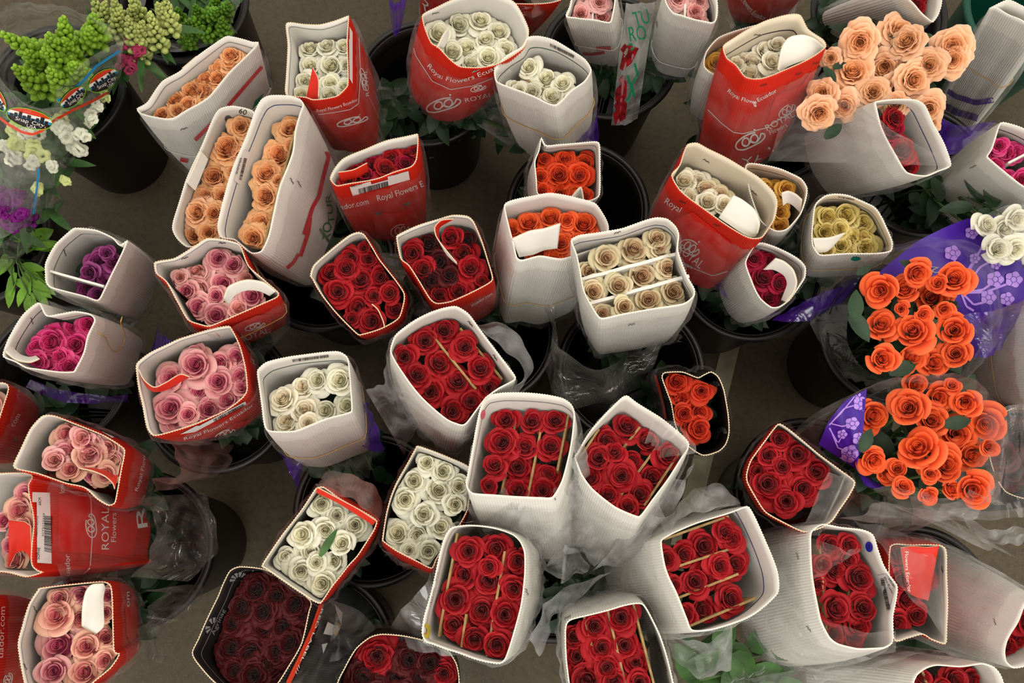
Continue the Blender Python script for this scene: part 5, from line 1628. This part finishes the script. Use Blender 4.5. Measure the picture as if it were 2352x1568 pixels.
# ------------------------------------------------------------------ snapdragons
def bud(p, d, L, wd):
    d = d.normalized()
    s = d.orthogonal().normalized()
    t = d.cross(s)
    vs, fs = [], []
    prof = [(0, .35), (.18, .85), (.45, 1.0), (.72, .8), (.92, .4), (1, .05)]
    for h, w in prof:
        for k in range(7):
            a = 2 * math.pi * k / 7
            vs.append(p + d * h * L + (s * math.cos(a) + t * math.sin(a)) * w * wd)
    for j in range(len(prof) - 1):
        for k in range(7):
            q = (k + 1) % 7
            fs.append((j * 7 + k, j * 7 + q, (j + 1) * 7 + q, (j + 1) * 7 + k))
    fs.append(tuple(range(35, 42)))
    return vs, fs
def spike(root, base, tip, r, n, rnd, m='bud_green', name='flower_spike', lo=.007, hi=.0165):
    """a snapdragon spike: plump overlapping buds, tight at the tip and wider below"""
    sp = Soup()
    ax = (tip - base)
    L = ax.length
    ax.normalize()
    s = ax.orthogonal().normalized()
    t = ax.cross(s)
    sp.add(tube([base, base.lerp(tip, .5), tip], [.004, .0035, .002], 6), 1)
    for i in range(n):
        k = i / (n - 1)
        a = i * 2.39996
        rad = (s * math.cos(a) + t * math.sin(a))
        open_ = r * (1.0 - .78 * k ** 1.6)
        p = base + ax * (L * (k ** .85)) + rad * open_ * .30
        d = rad * (.95 - .75 * k) + ax * (.55 + .7 * k)
        q = hi + (lo - hi) * k
        sp.add(bud(p, d, q * 1.25, q * .46), 0)
    o = sp.build(name, [m, 'stem_green'], root)
    return o
def floret(sp, p, d, R, rnd, mi=0):
    """an open snapdragon flower: a throat with two upper and three lower rounded lips"""
    d = d.normalized()
    s = d.orthogonal().normalized()
    t = d.cross(s)
    n, m = 35, 7
    vs, fs = [], []
    ph = rnd.uniform(0, 6)
    for j in range(m):
        k = j / (m - 1)
        for i in range(n):
            a = 2 * math.pi * i / n
            lobe = abs(math.cos(2.5 * a)) ** .45
            w = R * (.16 + .84 * k * (.62 + .38 * lobe))
            h = R * (1.05 * k ** .55 - .75 * k ** 3 + .16 * k * math.sin(2 * a + ph) + .05 * k * math.sin(9 * a + ph))
            vs.append(p + (s * math.cos(a) + t * math.sin(a)) * w + d * h)
    for j in range(m - 1):
        for i in range(n):
            q = (i + 1) % n
            fs.append((j * n + i, j * n + q, (j + 1) * n + q, (j + 1) * n + i))
    sp.add((vs, fs), mi)
def snap(label, key, tips, z, m='bud_green', florets='', fl_m='snap_white', zf=.70, sleeve=None, cat='bouquet', spl=.14, grp='snapdragon bouquets', big=1.0):
    b = Bouquet.__new__(Bouquet)
    SEED[0] += 1
    r = b.rnd = random.Random(SEED[0])
    bk = BUCKETS[key]
    b.marks = {}
    b.foot = Vector((bk.x, bk.y, .016))
    b.neck = Vector((bk.x, bk.y, BH))
    b.root = thing('snapdragon_bouquet', b.foot, label, cat, grp)
    T = [at(p[:2], z + r.uniform(-.03, .03)) for p in PP(tips)]
    b.c = sum(T, Vector()) / len(T)
    st = Soup()
    for p in T:
        down = (b.neck.lerp(b.c, .35) - p).normalized()
        base = p + (down * .6 + Vector((r.uniform(-.3, .3), r.uniform(-.3, .3), -.7))).normalized() * spl
        spike(b.root, base, p, .033 * big, 40, r, m, lo=.0085 * big, hi=.022 * big)
        f = b.foot + Vector((r.uniform(-.06, .06), r.uniform(-.06, .06), 0))
        nk = b.neck + Vector((r.uniform(-.07, .07), r.uniform(-.07, .07), 0))
        st.add(tube(crom([base, base.lerp(nk, .5), nk, f], 8, False), .0035, 5), 1)
        for k in range(9):
            c = base.lerp(nk, r.uniform(-.05, .95))
            dd = Vector((r.uniform(-1, 1), r.uniform(-1, 1), r.uniform(-.3, .8)))
            st.add(leaf_shape(c, dd, Vector((0, 0, 1)), r.uniform(.05, .09), r.uniform(.007, .012)), 0)
    st.build('foliage', ['leaf', 'stem_green'], b.root)
    for x, y, q in (PP(florets) if florets else ()):
        sp = Soup()
        p = at((x, y), zf + r.uniform(-.04, .04))
        d = (CAM - p).normalized() + Vector((r.uniform(-.5, .5), r.uniform(-.5, .5), 0))
        for k in range(4):
            floret(sp, p + Vector((r.uniform(-1, 1), r.uniform(-1, 1), r.uniform(-1, 0))) * q * .9 / F, d + Vector((r.uniform(-.6, .6), r.uniform(-.6, .6), 0)), q * 1.5 / F * .8, r)
        sp.build('snapdragon_flower', ['snap_lime' if fl_m == 'snap_white' and r.random() < .45 else fl_m], b.root)
    if sleeve:
        b.cone(sleeve, 'clear_film')
    return b
b = snap('green budded snapdragons in a clear sleeve with skyline badges', 'A',
         '11: 620,105 420,125 600,195 325,235 290,340 180,350 325,470 490,430 130,275 20,230 430,270 100,450',
         .86, 'bud_green', '11: 410,880,80 490,960,80 130,960,90 240,1000,80 600,790,66 640,710,50 280,880,60 60,860,70 360,800,60 530,900,60 90,1060,60 440,1210,50 200,1080,60 20,960,60 420,770,60 700,640,46 180,880,60 330,1100,56 250,1250,56', 'snap_white', .70,
         sleeve=nz('-60,60,.86 20,10,.86 120,10,.88 215,40,.88 285,85,.88 280,110,.86 240,190,.80 150,245,.78 85,245,.80 20,190,.84 -40,140,.86'))
b.sheet('11: -60,280 10,440 110,570 280,670 440,620 640,410 840,290', .91, '11: -60,760 20,1100 180,1300 330,1350 470,1200 600,1000 710,660', .62, 'clear_film', 'printed_sleeve', .003, .02, keep=True)
b.marks = {}
b.line('11: -20,430 20,490 100,610 170,680 280,710 420,655 560,530 640,440 830,315', 6, 'sky_blue_print')
b.line('11: -20,770 60,830 150,880 220,895 280,870 360,800 480,735 620,670 735,605', 6, 'scarlet_print')
for q, an, sx, sy in (('11: 200,785', 14, 52, 22), ('11: 480,645', -40, 34, 17), ('11: 685,530', -32, 38, 22), ('11: -10,650', 60, 34, 14)):
    c = PP(q)[0]
    R_ = math.radians(an)
    el = [(math.cos(a), math.sin(a)) for a in [2 * math.pi * k / 28 for k in range(28)]]
    b.mark('badge_print#' + q, poly_geo(place(el, c, sx, sy, R_)), 'print_black', 'o', .001)
    b.mark('badge_print#' + q, poly_geo(place([(math.cos(a), math.sin(a)) for a in [math.pi + math.pi * k / 14 for k in range(15)]], c, sx * .97, sy * .97, R_)), 'scarlet_print', 'o', .0018)
    b.mark('badge_print#' + q, quad_geo(place([(-.95, -.42), (.95, -.42), (.97, -.1), (-.97, -.1)], c, sx, sy, R_)), 'print_white', 'o', .0024)
    b.mark('badge_print#' + q, quad_geo(place([(-.97, -.12), (.97, -.12), (.95, .15), (-.95, .15)], c, sx, sy, R_)), 'sky_blue_print', 'o', .0024)
    for k in range(9):
        x = -.85 + k * .19
        h = -.1 - .35 * ((k * 7) % 5) / 4
        b.mark('badge_print#' + q, quad_geo(place([(x, h), (x + .14, h), (x + .14, .2), (x, .2)], c, sx, sy, R_), 2, 2), 'print_black', 'o', .0030)
    b.mark('badge_print#' + q, line_geo(place(el + el[:1], c, sx, sy, R_), 1.6, 3), 'lime_print', 'o', .0030)
    ca, sa = math.cos(R_), math.sin(R_)
    base = [(c[0] - .55 * sx * ca - .45 * sy * sa, c[1] - .55 * sx * sa + .45 * sy * ca), (c[0] + .75 * sx * ca - .45 * sy * sa, c[1] + .75 * sx * sa + .45 * sy * ca)]
    b.mark('lettering#' + q, text_geo('Snap City,', base, 8), 'print_white', 'o', .0036)
    base = [(c[0] + .0 * sx * ca - .85 * sy * sa, c[1] + .0 * sx * sa + .85 * sy * ca), (c[0] + .4 * sx * ca - .85 * sy * sa, c[1] + .4 * sx * sa + .85 * sy * ca)]
    b.mark('lettering#' + q, text_geo('USA', base, 7), 'print_white', 'o', .0036)
b.done()
sp = Soup()
rr = random.Random(9)
for k in range(150):
    x, y = rr.uniform(-10, 190), rr.uniform(255, 520)
    if x > 215 - (y - 255) * .45:
        continue
    q = at((x, y), .50 + .16 * (1 - (y - 255) / 265) + rr.uniform(-.05, .03))
    dd = Vector((rr.uniform(-1, 1), rr.uniform(-1, 1), rr.uniform(-.2, .7)))
    sp.add(leaf_shape(q, dd, (CAM - q).normalized(), rr.uniform(.05, .08), rr.uniform(.008, .014)), 0)
    if k % 5 == 0:
        sp.add(tube([q, q.lerp(b.neck, .6), b.neck], .003, 5), 1)
sp.build('foliage', ['leaf', 'stem_green'], b.root)
b = snap('pale green and pink snapdragons behind the badge printed sleeve', 'A', '11: 700,20 800,60 900,40 1000,90 850,120 760,0 950,150 1050,30 1100,-20 870,-30 620,-20 920,190', .74, 'bud_pale',
         '11: 860,290,60 850,340,66 880,390,66 830,420,66 860,460,50 920,330,50 890,250,46', 'snap_pink', .66, spl=.11, big=.8)
b = snap('green leafy snapdragons at the upper edge beside the pale pink ones', 'B', '11: 1180,60 1240,150 1300,40 1440,60 1480,120 1420,-20 1220,240 1290,200 1520,20', .60, 'bright_leaf', '', spl=.12, big=.8)
b.cone(nz('330,20,.62 360,-40,.62 470,-50,.62 540,10,.6 520,70,.56 460,110,.52 390,120,.52 345,80,.56'), 'grey_film')
b = snap('purple snapdragons in a clear blue edged sleeve by the frame edge', 'J', '11: 20,1250 60,1300 100,1290 40,1380 120,1380 -30,1320 80,1450', .70, 'snap_purple',
         '11: 30,1330,60 90,1330,56 60,1420,66 120,1440,60 20,1470,60 100,1500,50 -20,1400,60', 'snap_purple', .70, spl=.08, big=.7)
b.sheet('11: -60,1000 100,1010 270,1050', .80, '11: -60,1610 60,1560 160,1500 235,1420', .68, 'clear_film', 'printed_sleeve', .003, .02, keep=True)
b.marks = {}
b.line('11: 262,1070 245,1250 220,1420 180,1490 90,1545 -20,1600', 5, 'sky_blue_print').line('21: -10,250 60,190 110,140 180,80', 5, 'scarlet_print').done()
b.cone(nz('-60,360,.78 20,355,.80 80,365,.80 85,430,.76 70,490,.7 30,540,.66 -20,560,.64 -60,500,.66'), 'clear_film')
# leafy shoots hanging out of that bucket
root = thing('leafy_shoot', (at((45, 600), .42)), 'bright green leafy shoot hanging over the rim beside the purple snapdragons', 'shoot')
sp = Soup()
rr = random.Random(4)
tips = [P('21', q)[0] for q in ('95,470', '170,370', '230,470', '270,440', '200,520', '240,200', '200,120', '60,300', '290,170')]
hub = at((40, 590), .46)
for tp in tips:
    e = at(tp, .44)
    sp.add(tube([hub, hub.lerp(e, .5) + Vector((0, 0, .02)), e], .002, 5), 1)
    for k in range(5):
        p = hub.lerp(e, .5 + .12 * k)
        d = (e - hub).normalized() + Vector((rr.uniform(-1, 1), rr.uniform(-1, 1), rr.uniform(-.2, .5)))
        sp.add(leaf_shape(p, d, Vector((0, 0, 1)), .05, .011), 0)
sp.build('foliage', ['bright_leaf', 'stem_green'], root)
